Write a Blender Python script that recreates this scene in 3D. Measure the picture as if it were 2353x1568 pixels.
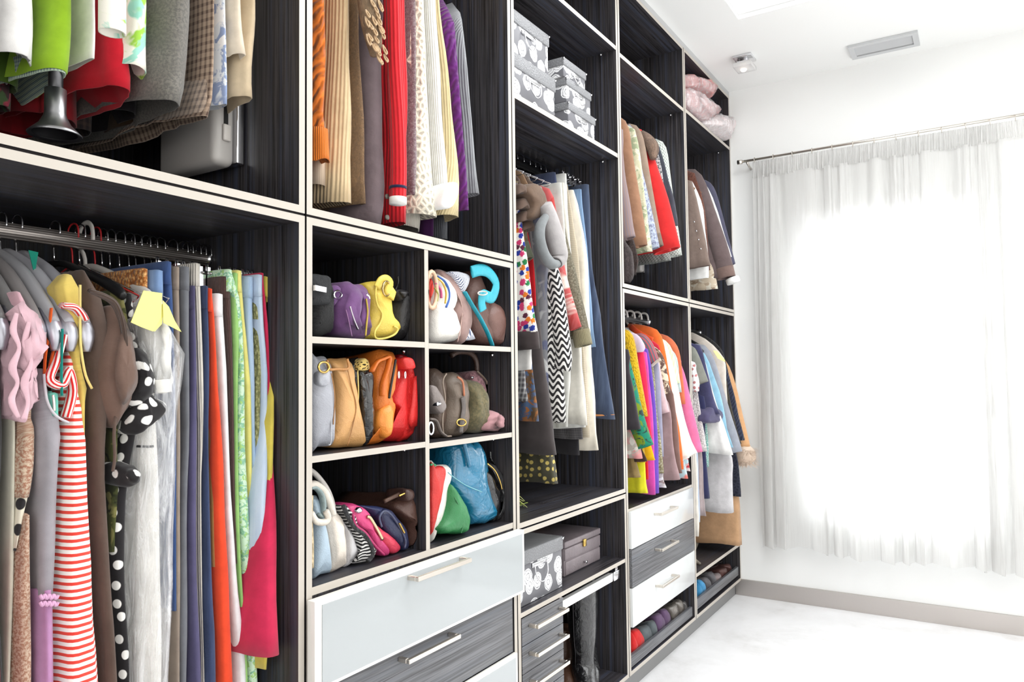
import bpy, math, random
from mathutils import Vector
pi=math.pi; sin=math.sin; cos=math.cos
for o in list(bpy.data.objects): bpy.data.objects.remove(o)
COL=bpy.context.scene.collection
# ---------------- camera (2353 x 1568 frame) ----------------
FPX,YAW,PIT,ROL,CD,CH=1712.6869,0.56272,0.04632,-0.01168,1.1392,1.1926
_cy,_sy,_cp,_sp=cos(YAW),sin(YAW),cos(PIT),sin(PIT)
FW=Vector((_cy*_cp,_sy*_cp,_sp)); RT=Vector((_sy,-_cy,0)); UP=RT.cross(FW)
_cr,_sr=cos(ROL),sin(ROL); RT,UP=_cr*RT+_sr*UP,-_sr*RT+_cr*UP
CAM=Vector((0,-CD,CH))
cd=bpy.data.cameras.new('camera'); co=bpy.data.objects.new('camera',cd); COL.objects.link(co)
from mathutils import Matrix
m=Matrix((RT,UP,-FW)).transposed().to_4x4(); m.translation=CAM; co.matrix_world=m
cd.sensor_width=36; cd.lens=FPX/2353*36; cd.clip_start=.02; cd.clip_end=60
bpy.context.scene.camera=co
# ---------------- world, sun, area lights, exposure ----------------
sc=bpy.context.scene
w=bpy.data.worlds.new('world'); sc.world=w; w.use_nodes=True
w.node_tree.nodes['Background'].inputs[0].default_value=(.93,.97,1,1); w.node_tree.nodes['Background'].inputs[1].default_value=4.0
def lamp(name,kind,loc,rot,energy,color=(1,1,1),size=(1,1),**k):
    l=bpy.data.lights.new(name,kind); l.energy=energy; l.color=color
    if kind=='AREA': l.shape='RECTANGLE'; l.size,l.size_y=size
    for a,b in k.items(): setattr(l,a,b)
    o=bpy.data.objects.new(name,l); COL.objects.link(o); o.location=loc; o.rotation_euler=rot; return o
d=Vector((.28,-.13,-2.75)).normalized()
lamp('sun','SUN',(2,-1,5),d.to_track_quat('-Z','Y').to_euler(),3.0,angle=.03)
lamp('skylight_light','AREA',(2.15,-.92,2.84),(0,0,0),38,(1,.99,.97),(2.1,1.2))
lamp('window_light','AREA',(4.16,-.76,1.17),(0,math.radians(90),0),22,(.95,.98,1),(1.35,.66))
# added fill lights with no real source: right wall side and behind the camera
lamp('side_fill_light','AREA',(1.9,-2.3,1.5),(math.radians(90),0,0),50,(1,.99,.97),(4.2,2.2))
lamp('rear_fill_light','AREA',(-1.1,-1.5,1.6),Vector((1,.45,-.05)).to_track_quat('-Z','Y').to_euler(),26,(1,.97,.93),(1.4,1.8))
sc.view_settings.view_transform='Standard'; sc.view_settings.look='None'; sc.view_settings.gamma=1
sc.view_settings.use_curve_mapping=False; sc.view_settings.exposure=-.35
# ---------------- helpers ----------------
def ray(u,v): return FW+RT*((u-1176.5)/FPX)-UP*((v-784)/FPX)
def PY(u,v,y): d=ray(u,v); return CAM+d*((y+CD)/d.y)          # point on the plane y
def PX(u,v,x): d=ray(u,v); return CAM+d*(x/d.x)               # point on the plane x
def PZ(u,v,z): d=ray(u,v); return CAM+d*((z-CH)/d.z)
R=random.Random(7)
def thing(name,label,cat,loc=(0,0,0),group=None):
    o=bpy.data.objects.new(name,None); COL.objects.link(o); o.location=loc; o.empty_display_size=.05
    o['label']=label; o['category']=cat
    if group: o['group']=group
    return o
def tag(o,label,cat,group=None):
    o['label']=label; o['category']=cat
    if group: o['group']=group
    return o
def org(p):
    v=Vector((0,0,0))
    while p: v+=p.location; p=p.parent
    return v
def mk(name,V,Fc,mat,parent=None,smooth=True,uv=None,fm=None):
    me=bpy.data.meshes.new(name); V=[Vector(v) for v in V]
    if parent: oo=org(parent); loc=Vector((0,0,0))
    else:
        oo=Vector(((min(v.x for v in V)+max(v.x for v in V))/2,(min(v.y for v in V)+max(v.y for v in V))/2,min(v.z for v in V))); loc=oo
    me.from_pydata([v-oo for v in V],[],Fc)
    if not isinstance(mat,(list,tuple)): mat=[mat]
    for m in mat: me.materials.append(m)
    if fm: me.polygons.foreach_set('material_index',fm)
    if smooth: me.polygons.foreach_set('use_smooth',[True]*len(Fc))
    if uv:
        l=me.uv_layers.new(name='UVMap')
        for i,lp in enumerate(me.loops): l.data[i].uv=uv[lp.vertex_index]
    me.update()
    o=bpy.data.objects.new(name,me); COL.objects.link(o)
    o.location=loc; o.parent=parent
    return o
def struct(o): o['kind']='structure'; return o
def boxv(x0,x1,y0,y1,z0,z1):
    return [(x0,y0,z0),(x1,y0,z0),(x1,y1,z0),(x0,y1,z0),(x0,y0,z1),(x1,y0,z1),(x1,y1,z1),(x0,y1,z1)]
BF=[(0,3,2,1),(4,5,6,7),(0,1,5,4),(1,2,6,5),(2,3,7,6),(3,0,4,7)]
def box(name,x0,x1,y0,y1,z0,z1,mat,parent=None,edge=None,bev=0):
    V=boxv(x0,x1,y0,y1,z0,z1)
    uv=[(v[0]+v[1],v[2]) for v in V]
    o=mk(name,V,BF,[mat,edge] if edge else mat,parent,False,uv,[0,0,1,0,0,0] if edge else None)
    if bev:
        b=o.modifiers.new('bevel','BEVEL'); b.width=bev; b.segments=2; o.data.polygons.foreach_set('use_smooth',[True]*6)
    return o
def mbox(*bs):   # several boxes in one part
    V=[];Fc=[]
    for b in bs:
        n=len(V); V+=boxv(*b); Fc+=[tuple(i+n for i in f) for f in BF]
    return V,Fc
def grid(rows,closed=True,flip=False):
    n=len(rows[0]); V=[p for r in rows for p in r]; Fc=[]
    for i in range(len(rows)-1):
        for j in range(n-1 if not closed else n):
            a=i*n+j; b=i*n+(j+1)%n; c=(i+1)*n+(j+1)%n; d=(i+1)*n+j
            Fc.append((a,d,c,b) if flip else (a,b,c,d))
    return V,Fc
def cr(P,n,closed=False):   # Catmull-Rom resample, n points
    m=len(P); out=[]; segs=m if closed else m-1
    for k in range(n):
        t=k/n*segs if closed else k/(n-1)*segs
        i=min(int(t),segs-1); f=t-i
        if closed: p=[P[(i+q-1)%m] for q in range(4)]
        else: p=[P[max(0,min(m-1,i+q-1))] for q in range(4)]
        out.append(tuple(.5*((2*p[1][a])+(-p[0][a]+p[2][a])*f+(2*p[0][a]-5*p[1][a]+4*p[2][a]-p[3][a])*f*f+(-p[0][a]+3*p[1][a]-3*p[2][a]+p[3][a])*f**3) for a in range(len(P[0]))))
    return out
def sweep(name,path,rad,mat,parent=None,n=10,steps=None,flat=1,fdir=None,open_end=False,closed=False):
    """tube along world points; rad number or list; flat squashes across fdir"""
    P=[tuple(p) for p in path]; rr=rad if isinstance(rad,(list,tuple)) else [rad]*len(P)
    Q=[(p[0],p[1],p[2],r) for p,r in zip(P,rr)]
    if steps: Q=cr(Q,steps,closed)
    pts=[Vector(q[:3]) for q in Q]; m=len(pts); rows=[]; nrm=None; L=0; uv=[]
    for i in range(m):
        t=(pts[(i+1)%m]-pts[i-1]) if closed else (pts[min(i+1,m-1)]-pts[max(i-1,0)]); t.normalize()
        if nrm is None:
            a=Vector(fdir) if fdir else (Vector((0,0,1)) if abs(t.z)<.9 else Vector((1,0,0)))
        else: a=nrm
        nrm=(a-t*a.dot(t)).normalized(); b=t.cross(nrm)
        if i: L+=(pts[i]-pts[i-1]).length
        r=max(Q[i][3],1e-4); rows.append([pts[i]+nrm*(cos(2*pi*j/n)*r*flat)+b*(sin(2*pi*j/n)*r) for j in range(n)])
        uv+=[(2*pi*j/n*r,L) for j in range(n)]
    if closed: rows.append(rows[0]); uv+=uv[:n]
    elif open_end:
        c=pts[-1]; rows.append([c+(p-c)*.86 for p in rows[-1]]); uv+=uv[-n:]
        c2=c+(pts[-3]-c); rows.append([c2+(p-c)*.9 for p in rows[-1]]); uv+=uv[-n:]
    V,Fc=grid(rows)
    if not closed:
        Fc.append(tuple(range(n-1,-1,-1))); k=(len(rows)-1)*n; Fc.append(tuple(range(k,k+n)))
    return mk(name,V,Fc,mat,parent,True,uv)
def lathe(name,prof,c,mat,parent=None,n=28,axis=None):
    rows=[[Vector((c[0]+r*cos(2*pi*j/n),c[1]+r*sin(2*pi*j/n),c[2]+z)) for j in range(n)] for r,z in prof]
    V,Fc=grid(rows); return mk(name,V,Fc,mat,parent)
# ---------------- materials ----------------
def lin(c):
    return tuple(((v/255)/12.92 if v/255<=.04045 else ((v/255+.055)/1.055)**2.4) for v in c)+(1,)
class NT:
    def __init__(s,name):
        s.m=bpy.data.materials.new(name); s.m.use_nodes=True; s.t=s.m.node_tree; s.b=s.t.nodes['Principled BSDF']
    def n(s,ty,**k):
        q=s.t.nodes.new(ty)
        for a,b in k.items():
            if a.startswith('i_'): q.inputs[int(a[2:]) if a[2:].isdigit() else a[2:].replace('_',' ')].default_value=b
            else: setattr(q,a,b)
        return q
    def l(s,a,b): s.t.links.new(a,b)
    def set(s,**k):
        for a,b in k.items(): s.b.inputs[a.replace('_',' ')].default_value=b
    def uv(s): return s.n('ShaderNodeUVMap').outputs[0]
    def pos(s): return s.n('ShaderNodeNewGeometry').outputs['Position']
    def mapp(s,src,scale=(1,1,1),rot=(0,0,0),loc=(0,0,0)):
        q=s.n('ShaderNodeMapping'); q.inputs[1].default_value=loc; q.inputs[2].default_value=rot; q.inputs[3].default_value=scale; s.l(src,q.inputs[0]); return q.outputs[0]
    def noise(s,src,sc=10,det=3,ro=.5,dist=0):
        q=s.n('ShaderNodeTexNoise'); q.inputs['Scale'].default_value=sc; q.inputs['Detail'].default_value=det; q.inputs['Roughness'].default_value=ro; q.inputs['Distortion'].default_value=dist; s.l(src,q.inputs['Vector']); return q.outputs[0]
    def vor(s,src,sc=10,out=0,feat='F1',rnd=1,dim='2D'):
        q=s.n('ShaderNodeTexVoronoi',feature=feat,voronoi_dimensions=dim); q.inputs['Scale'].default_value=sc; q.inputs['Randomness'].default_value=rnd; s.l(src,q.inputs['Vector']); return q.outputs[out]
    def wave(s,src,sc=10,dist=0,dirn='X',det=1):
        q=s.n('ShaderNodeTexWave',bands_direction=dirn); q.inputs['Scale'].default_value=sc; q.inputs['Distortion'].default_value=dist; q.inputs['Detail'].default_value=det; s.l(src,q.inputs['Vector']); return q.outputs[1]
    def ramp(s,src,stops,interp='LINEAR'):
        q=s.n('ShaderNodeValToRGB'); r=q.color_ramp; r.interpolation=interp
        while len(r.elements)<len(stops): r.elements.new(.5)
        for e,(p,c) in zip(r.elements,stops): e.position=p; e.color=c if len(c)==4 else lin(c)
        s.l(src,q.inputs[0]); return q.outputs[0]
    def mix(s,f,a,b,mode='MIX'):
        q=s.n('ShaderNodeMix',data_type='RGBA',blend_type=mode)
        for sock,val in ((q.inputs[0],f),(q.inputs[6],a),(q.inputs[7],b)):
            if hasattr(val,'is_output'): s.l(val,sock)
            else: sock.default_value=val
        return q.outputs[2]
    def math(s,op,a,b=0):
        q=s.n('ShaderNodeMath',operation=op)
        for i,val in enumerate((a,b)):
            if hasattr(val,'is_output'): s.l(val,q.inputs[i])
            else: q.inputs[i].default_value=val
        return q.outputs[0]
    def col(s,c): s.l(c,s.b.inputs['Base Color'])
    def bump(s,h,st=.4,d=.002):
        q=s.n('ShaderNodeBump'); q.inputs['Strength'].default_value=st; q.inputs['Distance'].default_value=d; s.l(h,q.inputs['Height']); s.l(q.outputs[0],s.b.inputs['Normal'])
MC={}
def M(c,kind='cloth',c2=None,s=None,c3=None):
    key=(tuple(c),kind,c2,s,c3)
    if key in MC: return MC[key]
    t=NT(kind); C=lin(c); C2=lin(c2) if c2 else None; uv=t.uv() if kind not in('metal','gloss','leather','suede','flat','plastic','paint','patent') else t.pos()
    cloth=kind not in('metal','gloss','leather','flat','plastic','paint','patent')
    dk=tuple(x*.8 for x in C[:3])+(1,)
    if cloth: t.set(Roughness=.9); t.b.inputs['Sheen Weight'].default_value=.15; t.b.inputs['Specular IOR Level'].default_value=.2
    if kind in('cloth','suede','rib','knit','fuzz','cable','shaggy'):
        n1=t.noise(uv,22,4,.6); base=t.mix(t.ramp(n1,[(.35,(0,0,0,1)),(.7,(1,1,1,1))]),dk,C)
        if c2: base=t.mix(t.ramp(t.noise(uv,s or 160,2,.7),[(.42,(0,0,0,1)),(.58,(1,1,1,1))]),base,C2)
        if kind=='cloth': t.col(base); t.bump(t.noise(t.mapp(uv,(900,900,900)),1,2),.25,.001)
        elif kind=='suede': t.col(base); t.bump(t.noise(uv,60,4),.5,.003)
        elif kind=='rib':
            wv=t.wave(uv,(s or 26),.4); t.col(t.mix(t.ramp(wv,[(.0,(0,0,0,1)),(.45,(1,1,1,1))]),tuple(x*.8 for x in C[:3])+(1,),base)); t.bump(wv,.7,.003)
        elif kind=='knit':
            v=t.vor(t.mapp(uv,(150,110,1)),1,0); t.col(t.mix(t.ramp(v,[(.3,(0,0,0,1)),(.75,(1,1,1,1))]),base,tuple(x*.6 for x in C[:3])+(1,))); t.bump(v,.8,.004)
        elif kind=='cable':
            wv=t.wave(t.mapp(uv,(1,1,1),(0,0,.6)),18,7,'X',2); t.col(t.mix(wv,tuple(x*.6 for x in C[:3])+(1,),base)); t.bump(wv,.9,.006)
        else:
            v=t.noise(t.mapp(uv,(1,.7,1)),150 if kind=='fuzz' else 70,5,.8,1.5); t.col(t.mix(t.ramp(v,[(.35,(0,0,0,1)),(.65,(1,1,1,1))]),tuple(x*.45 for x in C[:3])+(1,),base)); t.bump(v,1,.012)
    elif kind=='stripe':      # horizontal bands, s per metre
        wv=t.wave(uv,(s or 20),.25,'Y'); t.col(t.ramp(wv,[(.54,C),(.62,C2)])); t.bump(t.noise(uv,700,2),.2,.001)
    elif kind=='vstripe':
        wv=t.wave(uv,(s or 20),.15,'X'); t.col(t.ramp(wv,[(.45,C),(.6,C2)])); t.bump(t.noise(uv,700,2),.2,.001)
    elif kind=='dots':
        v=t.vor(uv,(s or 26),0,rnd=.55); t.col(t.ramp(v,[(.24,C2),(.28,C)])); t.bump(t.noise(uv,600,2),.2,.001)
    elif kind=='denim':
        n1=t.noise(t.mapp(uv,(60,6,1)),1,4,.6); n2=t.wave(t.mapp(uv,(1,1,1),(0,0,.8)),230,.5)
        b=t.mix(t.ramp(n1,[(.3,(0,0,0,1)),(.75,(1,1,1,1))]),C,C2 or tuple(min(1,x*1.5) for x in C[:3])+(1,)); t.col(t.mix(.25,b,t.ramp(n2,[(.3,dk),(.7,C)]))); t.bump(n2,.35,.001)
    elif kind=='plaid':
        a=t.wave(uv,(s or 14),0,'X'); b=t.wave(uv,(s or 14)*.8,0,'Y'); c_=t.wave(uv,(s or 14)*3.1,0,'X'); 
        q=t.math('ADD',t.math('MULTIPLY',t.math('GREATER_THAN',a,.62),.5),t.math('MULTIPLY',t.math('GREATER_THAN',b,.62),.35)); q=t.math('ADD',q,t.math('MULTIPLY',t.math('GREATER_THAN',c_,.9),.25))
        t.col(t.mix(q,C,C2)); t.bump(t.noise(uv,500,2),.3,.001)
    elif kind=='print':       # loose painterly print in three colours
        n1=t.noise(uv,(s or 22),3,.6,1.2); n2=t.noise(t.mapp(uv,(1,1,1),(0,0,0),(3,7,0)),(s or 22)*1.3,3,.5,1.5)
        C3=lin(c3 or c)
        a=t.mix(t.ramp(n1,[(.5,(0,0,0,1)),(.56,(1,1,1,1))]),C,C2); t.col(t.mix(t.ramp(n2,[(.55,(0,0,0,1)),(.6,(1,1,1,1))]),a,C3)); t.bump(t.noise(uv,600,2),.2,.001)
    elif kind=='floral':
        v=t.vor(uv,(s or 50),1); d=t.vor(uv,(s or 50),0)
        hue=t.n('ShaderNodeSeparateColor'); t.l(v,hue.inputs[0])
        pal=t.ramp(hue.outputs[0],[(0,C2),(.25,lin(c3 or (40,60,150))),(.45,lin((220,120,40))),(.6,lin((40,120,70))),(.75,C2),(.9,lin((90,40,60)))],'CONSTANT')
        d=t.math('ADD',d,t.math('MULTIPLY',t.math('SUBTRACT',t.noise(uv,150,3,.7),.5),.9)); t.col(t.mix(t.ramp(d,[(.42,(1,1,1,1)),(.5,(0,0,0,1))]),C,pal))
    elif kind=='lace':
        v=t.vor(uv,(s or 70),0,'DISTANCE_TO_EDGE'); t.col(t.ramp(v,[(.14,C),(.3,tuple(x*.55 for x in C[:3])+(1,))])); t.bump(v,1,.006)
    elif kind=='houndstooth':
        q=t.n('ShaderNodeTexChecker'); q.inputs['Scale'].default_value=s or 160; q.inputs[1].default_value=C; q.inputs[2].default_value=C2; t.l(uv,q.inputs[0]); t.col(q.outputs[0])
    elif kind=='chevron':
        n1=t.wave(t.mapp(uv,(1,1,1)),9,0,'X'); m_=t.n('ShaderNodeCombineXYZ'); sp_=t.n('ShaderNodeSeparateXYZ'); t.l(uv,sp_.inputs[0])
        t.l(t.math('ADD',sp_.outputs[1],t.math('MULTIPLY',n1,.018)),m_.inputs[1]); wv=t.wave(m_.outputs[0],s or 16,.3,'Y'); t.col(t.ramp(wv,[(.48,C),(.56,C2)]))
    elif kind=='leather':
        t.set(Roughness=.42); n1=t.noise(uv,14,3); t.col(t.mix(t.ramp(n1,[(.35,(0,0,0,1)),(.7,(1,1,1,1))]),dk,C))
        a=t.vor(uv,420,0,dim='3D'); b=t.noise(uv,34,4,.6,.6); t.bump(t.math('ADD',t.math('MULTIPLY',a,.12),b),.5,.006)
    elif kind=='patent':
        t.set(Roughness=.12); t.b.inputs['Coat Weight'].default_value=.7; t.b.inputs['Base Color'].default_value=C; t.bump(t.noise(uv,26,3,.5,1.5),.6,.012)
        if s: t.bump(t.noise(uv,s,4,.6,1.2),.8,.014)
    elif kind=='rose':
        sc_=s or 11; d=t.vor(uv,sc_,0,rnd=.75); n1=t.noise(uv,sc_*1.6,3,.6)
        sw=t.math('SINE',t.math('ADD',t.math('MULTIPLY',d,38),t.math('MULTIPLY',n1,16))); pet=t.ramp(sw,[(.0,C2),(.75,C2),(.95,C)])
        t.col(t.mix(t.ramp(t.math('ADD',d,t.math('MULTIPLY',t.math('SUBTRACT',n1,.5),.3)),[(.40,(1,1,1,1)),(.43,(0,0,0,1))]),C,pet)); t.set(Roughness=.3)
    elif kind=='croc':
        v=t.vor(uv,110,0,'DISTANCE_TO_EDGE'); t.col(t.ramp(v,[(.02,dk),(.12,C)])); t.bump(v,.8,.002); t.set(Roughness=.25)
    elif kind=='metal': t.set(Metallic=1,Roughness=s or .22); t.b.inputs['Base Color'].default_value=C
    elif kind=='gloss': t.set(Roughness=.08); t.b.inputs['Base Color'].default_value=C; t.b.inputs['Coat Weight'].default_value=.3
    elif kind=='plastic': t.set(Roughness=.38); t.b.inputs['Base Color'].default_value=C
    elif kind=='flat': t.set(Roughness=.7); t.b.inputs['Base Color'].default_value=C
    elif kind=='paint':
        t.set(Roughness=.75); n1=t.noise(uv,3,3); t.col(t.mix(n1,tuple(x*.97 for x in C[:3])+(1,),C)); t.bump(t.noise(uv,300,2),.08,.001)
    MC[key]=t.m; return t.m
def wood(name,vert,dark,light,blue,rough=.38):
    t=NT(name); p=t.pos(); s=(1,1,.012) if vert else (.012,1,1)
    n1=t.noise(t.mapp(p,tuple(a*260 for a in s)),1,3,.7); n2=t.noise(t.mapp(p,tuple(a*70 for a in s),(0,0,0),(5,3,1)),1,2,.6)
    c=t.ramp(n1,[(.38,dark),(.6,light)]); c=t.mix(t.ramp(n2,[(.5,(0,0,0,1)),(.75,(1,1,1,1))]),c,lin(blue)); t.col(c)
    t.set(Roughness=rough); t.bump(n1,.25,.001); return t.m
WV=wood('dark_laminate_upright',True,(24,22,23),(68,65,67),(64,69,84))
WH=wood('dark_laminate_flat',False,(24,22,23),(66,63,66),(64,69,84))
WLIT=wood('lit_laminate_front',False,(64,64,67),(110,111,115),(98,102,110),.33)  # same dark laminate in a lighter tone, lit look put into the colour
EDGE=M((184,177,167),'plastic'); GAP=M((30,28,28),'metal',s=.3)
CHROME=M((225,225,228),'metal',s=.12); NICKEL=M((214,208,200),'metal',s=.28); BRASS=M((214,180,100),'metal',s=.25); STEEL=M((150,150,152),'metal',s=.35)
# ================= ROOM =================
XW=4.093; XB=-1.3; YR=-2.4; YL=.62; ZC=2.75
t=NT('polished_concrete'); p=t.pos(); n1=t.noise(p,2.2,6,.65,.6); n2=t.noise(p,9,5,.7)
t.col(t.mix(t.ramp(n2,[(.3,(0,0,0,1)),(.8,(1,1,1,1))]),t.ramp(n1,[(.3,(205,204,203)),(.5,(228,228,229)),(.7,(240,241,243))]),lin((236,236,238)))); t.set(Roughness=.32); FLOOR=t.m
WALL=M((240,241,240),'paint'); CEIL=M((243,244,243),'paint')
struct(box('floor',XB,XW+.12,YR-.1,YL+.1,-.1,0,FLOOR))
# ceiling around the skylight opening
SX0,SX1,SY0,SY1=1.05,3.262,-1.56,-.281
V,Fc=mbox((XB,SX0,YR,YL,ZC,ZC+.12),(SX1,XW+.12,YR,YL,ZC,ZC+.12),(SX0,SX1,YR,SY0,ZC,ZC+.12),(SX0,SX1,SY1,YL,ZC,ZC+.12))
struct(mk('ceiling',V,Fc,CEIL,None,False))
struct(box('wall_left',XB,XW+.12,.6,.7,0,ZC,WALL)); struct(box('wall_back',XB-.1,XB,YR,YL+.08,0,ZC,WALL))
struct(box('wall_right',XB,XW+.12,YR-.1,YR,0,ZC,WALL))
WY0,WY1,WZ0,WZ1=-1.10,-.43,.46,1.90
V,Fc=mbox((XW,XW+.24,WY1,.6,0,ZC),(XW,XW+.24,YR,WY0,0,ZC),(XW,XW+.24,WY0,WY1,0,WZ0),(XW,XW+.24,WY0,WY1,WZ1,ZC))
struct(mk('wall_far',V,Fc,WALL,None,False))
bb=M((196,190,186),'metal',s=.32)
struct(box('baseboard_far',XW-.012,XW-.0005,YR+.001,.028,.0005,.085,bb))
# window
wr=struct(bpy.data.objects.new('window_1',None)); COL.objects.link(wr); wr.location=(XW+.12,(WY0+WY1)/2,WZ0)
wf=M((245,245,245),'plastic'); xa,xb=XW+.10,XW+.15
V,Fc=mbox((xa,xb,WY0+.001,WY0+.05,WZ0+.001,WZ1-.001),(xa,xb,WY1-.05,WY1-.001,WZ0+.001,WZ1-.001),(xa,xb,WY0+.05,WY1-.05,WZ0+.001,WZ0+.05),(xa,xb,WY0+.05,WY1-.05,WZ1-.05,WZ1-.001))
mk('window_frame',V,Fc,wf,wr,False)
t=NT('clear_glass'); t.set(Roughness=0,IOR=1.02); t.b.inputs['Transmission Weight'].default_value=1
box('pane',XW+.12,XW+.126,WY0+.05,WY1-.05,WZ0+.05,WZ1-.05,t.m,wr)
box('window_sill',XW-.0,XW+.10,WY0+.001,WY1-.001,WZ0+.001,WZ0+.02,wf,wr)
# skylight frame
sk=struct(bpy.data.objects.new('skylight',None)); COL.objects.link(sk); sk.location=(SX0,SY0,ZC+.1)
V,Fc=mbox((SX0+.001,SX1-.001,SY0+.001,SY0+.02,ZC+.02,ZC+.1),(SX0+.001,SX1-.001,SY1-.02,SY1-.001,ZC+.02,ZC+.1),(SX0+.001,SX0+.02,SY0+.02,SY1-.02,ZC+.02,ZC+.1),(SX1-.02,SX1-.001,SY0+.02,SY1-.02,ZC+.02,ZC+.1))
mk('skylight_frame',V,Fc,wf,sk,False)
# blind box line behind the curtain
tr=box('window_blind_box',XW-.03,XW-.001,-1.16,-.37,1.93,2.02,wf); struct(tr); tr.name='trim_1'
# curtain
def curtain():
    t=NT('sheer_curtain'); uv=t.uv(); n1=t.noise(t.mapp(uv,(420,6,1)),1,3,.6); n2=t.noise(t.mapp(uv,(6,500,1)),1,2)
    c=t.ramp(n1,[(.3,(206,205,203)),(.7,(243,243,242))]); t.col(c); t.set(Roughness=.9)
    tl=t.n('ShaderNodeBsdfTranslucent'); t.l(c,tl.inputs[0]); tp=t.n('ShaderNodeBsdfTransparent')
    m1=t.n('ShaderNodeMixShader'); m1.inputs[0].default_value=.5; t.l(t.b.outputs[0],m1.inputs[1]); t.l(tl.outputs[0],m1.inputs[2])
    m2=t.n('ShaderNodeMixShader'); t.l(t.ramp(n1,[(.3,(.08,.08,.08,1)),(.75,(.34,.34,.34,1))]),m2.inputs[0]); t.l(m1.outputs[0],m2.inputs[1]); t.l(tp.outputs[0],m2.inputs[2])
    t.l(m2.outputs[0],t.t.nodes['Material Output'].inputs[0]); SH=t.m
    xr=XW-.085; g='curtain'
    root=thing('curtain','sheer pale grey pleated curtain hanging in front of the bright window','curtain',(xr,-.75,.29))
    def sheet(name,z0,z1,y0,y1,amp,npl,ph,rows_n=16,cols=700,gx=0,fold=.016):
        rr=random.Random(ph); js=[(rr.uniform(1,4),rr.uniform(0,6.28),rr.uniform(1.0,2.4)) for _ in range(4)]
        rows=[];uv=[]
        for i in range(rows_n):
            f=i/(rows_n-1); row=[]
            for j in range(cols):
                s=j/(cols-1); p_=2*pi*npl*s+sum(c*sin(k*2*pi*s+p+f*.25) for k,p,c in js)
                am=amp*(.75+.35*sin(5*s*2*pi+ph))*(.5+.5*min(1,f*3))
                y=y0+(y1-y0)*s-fold*(.35+.65*min(1,f*2.5))*sin(2*p_)*(.7+.3*sin(s*31))
                zb=z0+(.010*sin(p_)+.010*sin(11*s)) if z0<1 else z0
                row.append(Vector((xr+gx+am*cos(p_)+.004*sin(2.7*p_+f*2),y,z1+(zb-z1)*f))); uv.append((s*1.9,(1-f)*(z1-z0)))
            rows.append(row)
        V,Fc=grid(rows,False); return mk(name,V,Fc,SH,root,True,uv)
    sheet('sheer_panel',.285,2.235,-.14,-1.335,.024,12,4)
    sheet('heading_tape',2.225,2.315,-.14,-1.335,.005,60,5,5,900,fold=.003)
    rod=thing('curtain_rod','thin brushed metal curtain rod with round end cap above the curtain','curtain rod',(xr,-.1,2.33))
    sweep('rod',[(xr,-.075,2.325),(xr,-1.37,2.335)],.0065,NICKEL,rod)
    sweep('end_cap',[(xr,-.06,2.325),(xr,-.085,2.325)],.012,NICKEL,rod,14); sweep('end_cap',[(xr,-1.365,2.335),(xr,-1.39,2.335)],.012,NICKEL,rod,14)
    for y in (-.11,-1.355): sweep('bracket',[(XW-.001,y,2.30),(XW-.04,y,2.305),(xr,y,2.318)],.006,NICKEL,rod,8)
    for i in range(13):
        y=-.15-i*.096; a=[(xr,y+.002*sin(i),2.328+.012*0)]
        pts=[(xr+.011*cos(k*pi/5),y,2.324+.014*sin(k*pi/5)) for k in range(10)]
        sweep('ring',pts,.0018,NICKEL,rod,6,closed=True)
curtain()
# ceiling vent
vt=thing('ceiling_vent','long grey slotted air vent grille set in the white ceiling','vent',(3.905,-.79,2.74))
vg=M((196,198,200),'plastic'); x0,x1,y0,y1=3.82,3.985,-.94,-.645
V,Fc=mbox((x0,x0+.024,y0,y1,2.738,2.7495),(x1-.03,x1,y0,y1,2.738,2.7495),(x0+.024,x1-.03,y0,y0+.024,2.738,2.7495),(x0+.024,x1-.03,y1-.024,y1,2.738,2.7495)); mk('frame',V,Fc,vg,vt,False)
for i in range(8):
    xx=x0+.03+i*.014; V=[(xx,y0+.024,2.7495),(xx+.011,y0+.024,2.741),(xx+.011,y1-.024,2.741),(xx,y1-.024,2.7495),(xx+.001,y0+.024,2.7497),(xx+.012,y0+.024,2.742),(xx+.012,y1-.024,2.742),(xx+.001,y1-.024,2.7497)]
    mk('slat',V,BF,vg,vt,False)
box('backing',x0+.02,x1-.02,y0+.02,y1-.02,2.7494,2.7499,M((120,122,124),'flat'),vt)
# ceiling lamp: square glass block spot
lp=thing('ceiling_lamp','small square glass ceiling spotlight with chrome holder, lit','lamp',(3.68,-.19,2.70))
box('mount_plate',3.63,3.73,-.24,-.15,2.738,2.7495,CHROME,lp,bev=.002)
box('holder',3.655,3.705,-.215,-.165,2.715,2.738,CHROME,lp,bev=.003)
gl=NT('frosted_glass'); gl.set(Roughness=.3,IOR=1.3); gl.b.inputs['Transmission Weight'].default_value=.6; gl.b.inputs['Base Color'].default_value=(.95,.95,.95,1)
box('glass_shade',3.63,3.73,-.24,-.15,2.692,2.714,gl.m,lp,bev=.004)
em=NT('bulb_glow'); em.b.inputs['Emission Color'].default_value=(1,.85,.7,1); em.b.inputs['Emission Strength'].default_value=6
lathe('bulb',[(.001,0),(.012,.002),(.015,.008),(.001,.01)],(3.68,-.19,2.682),em.m,lp)
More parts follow.
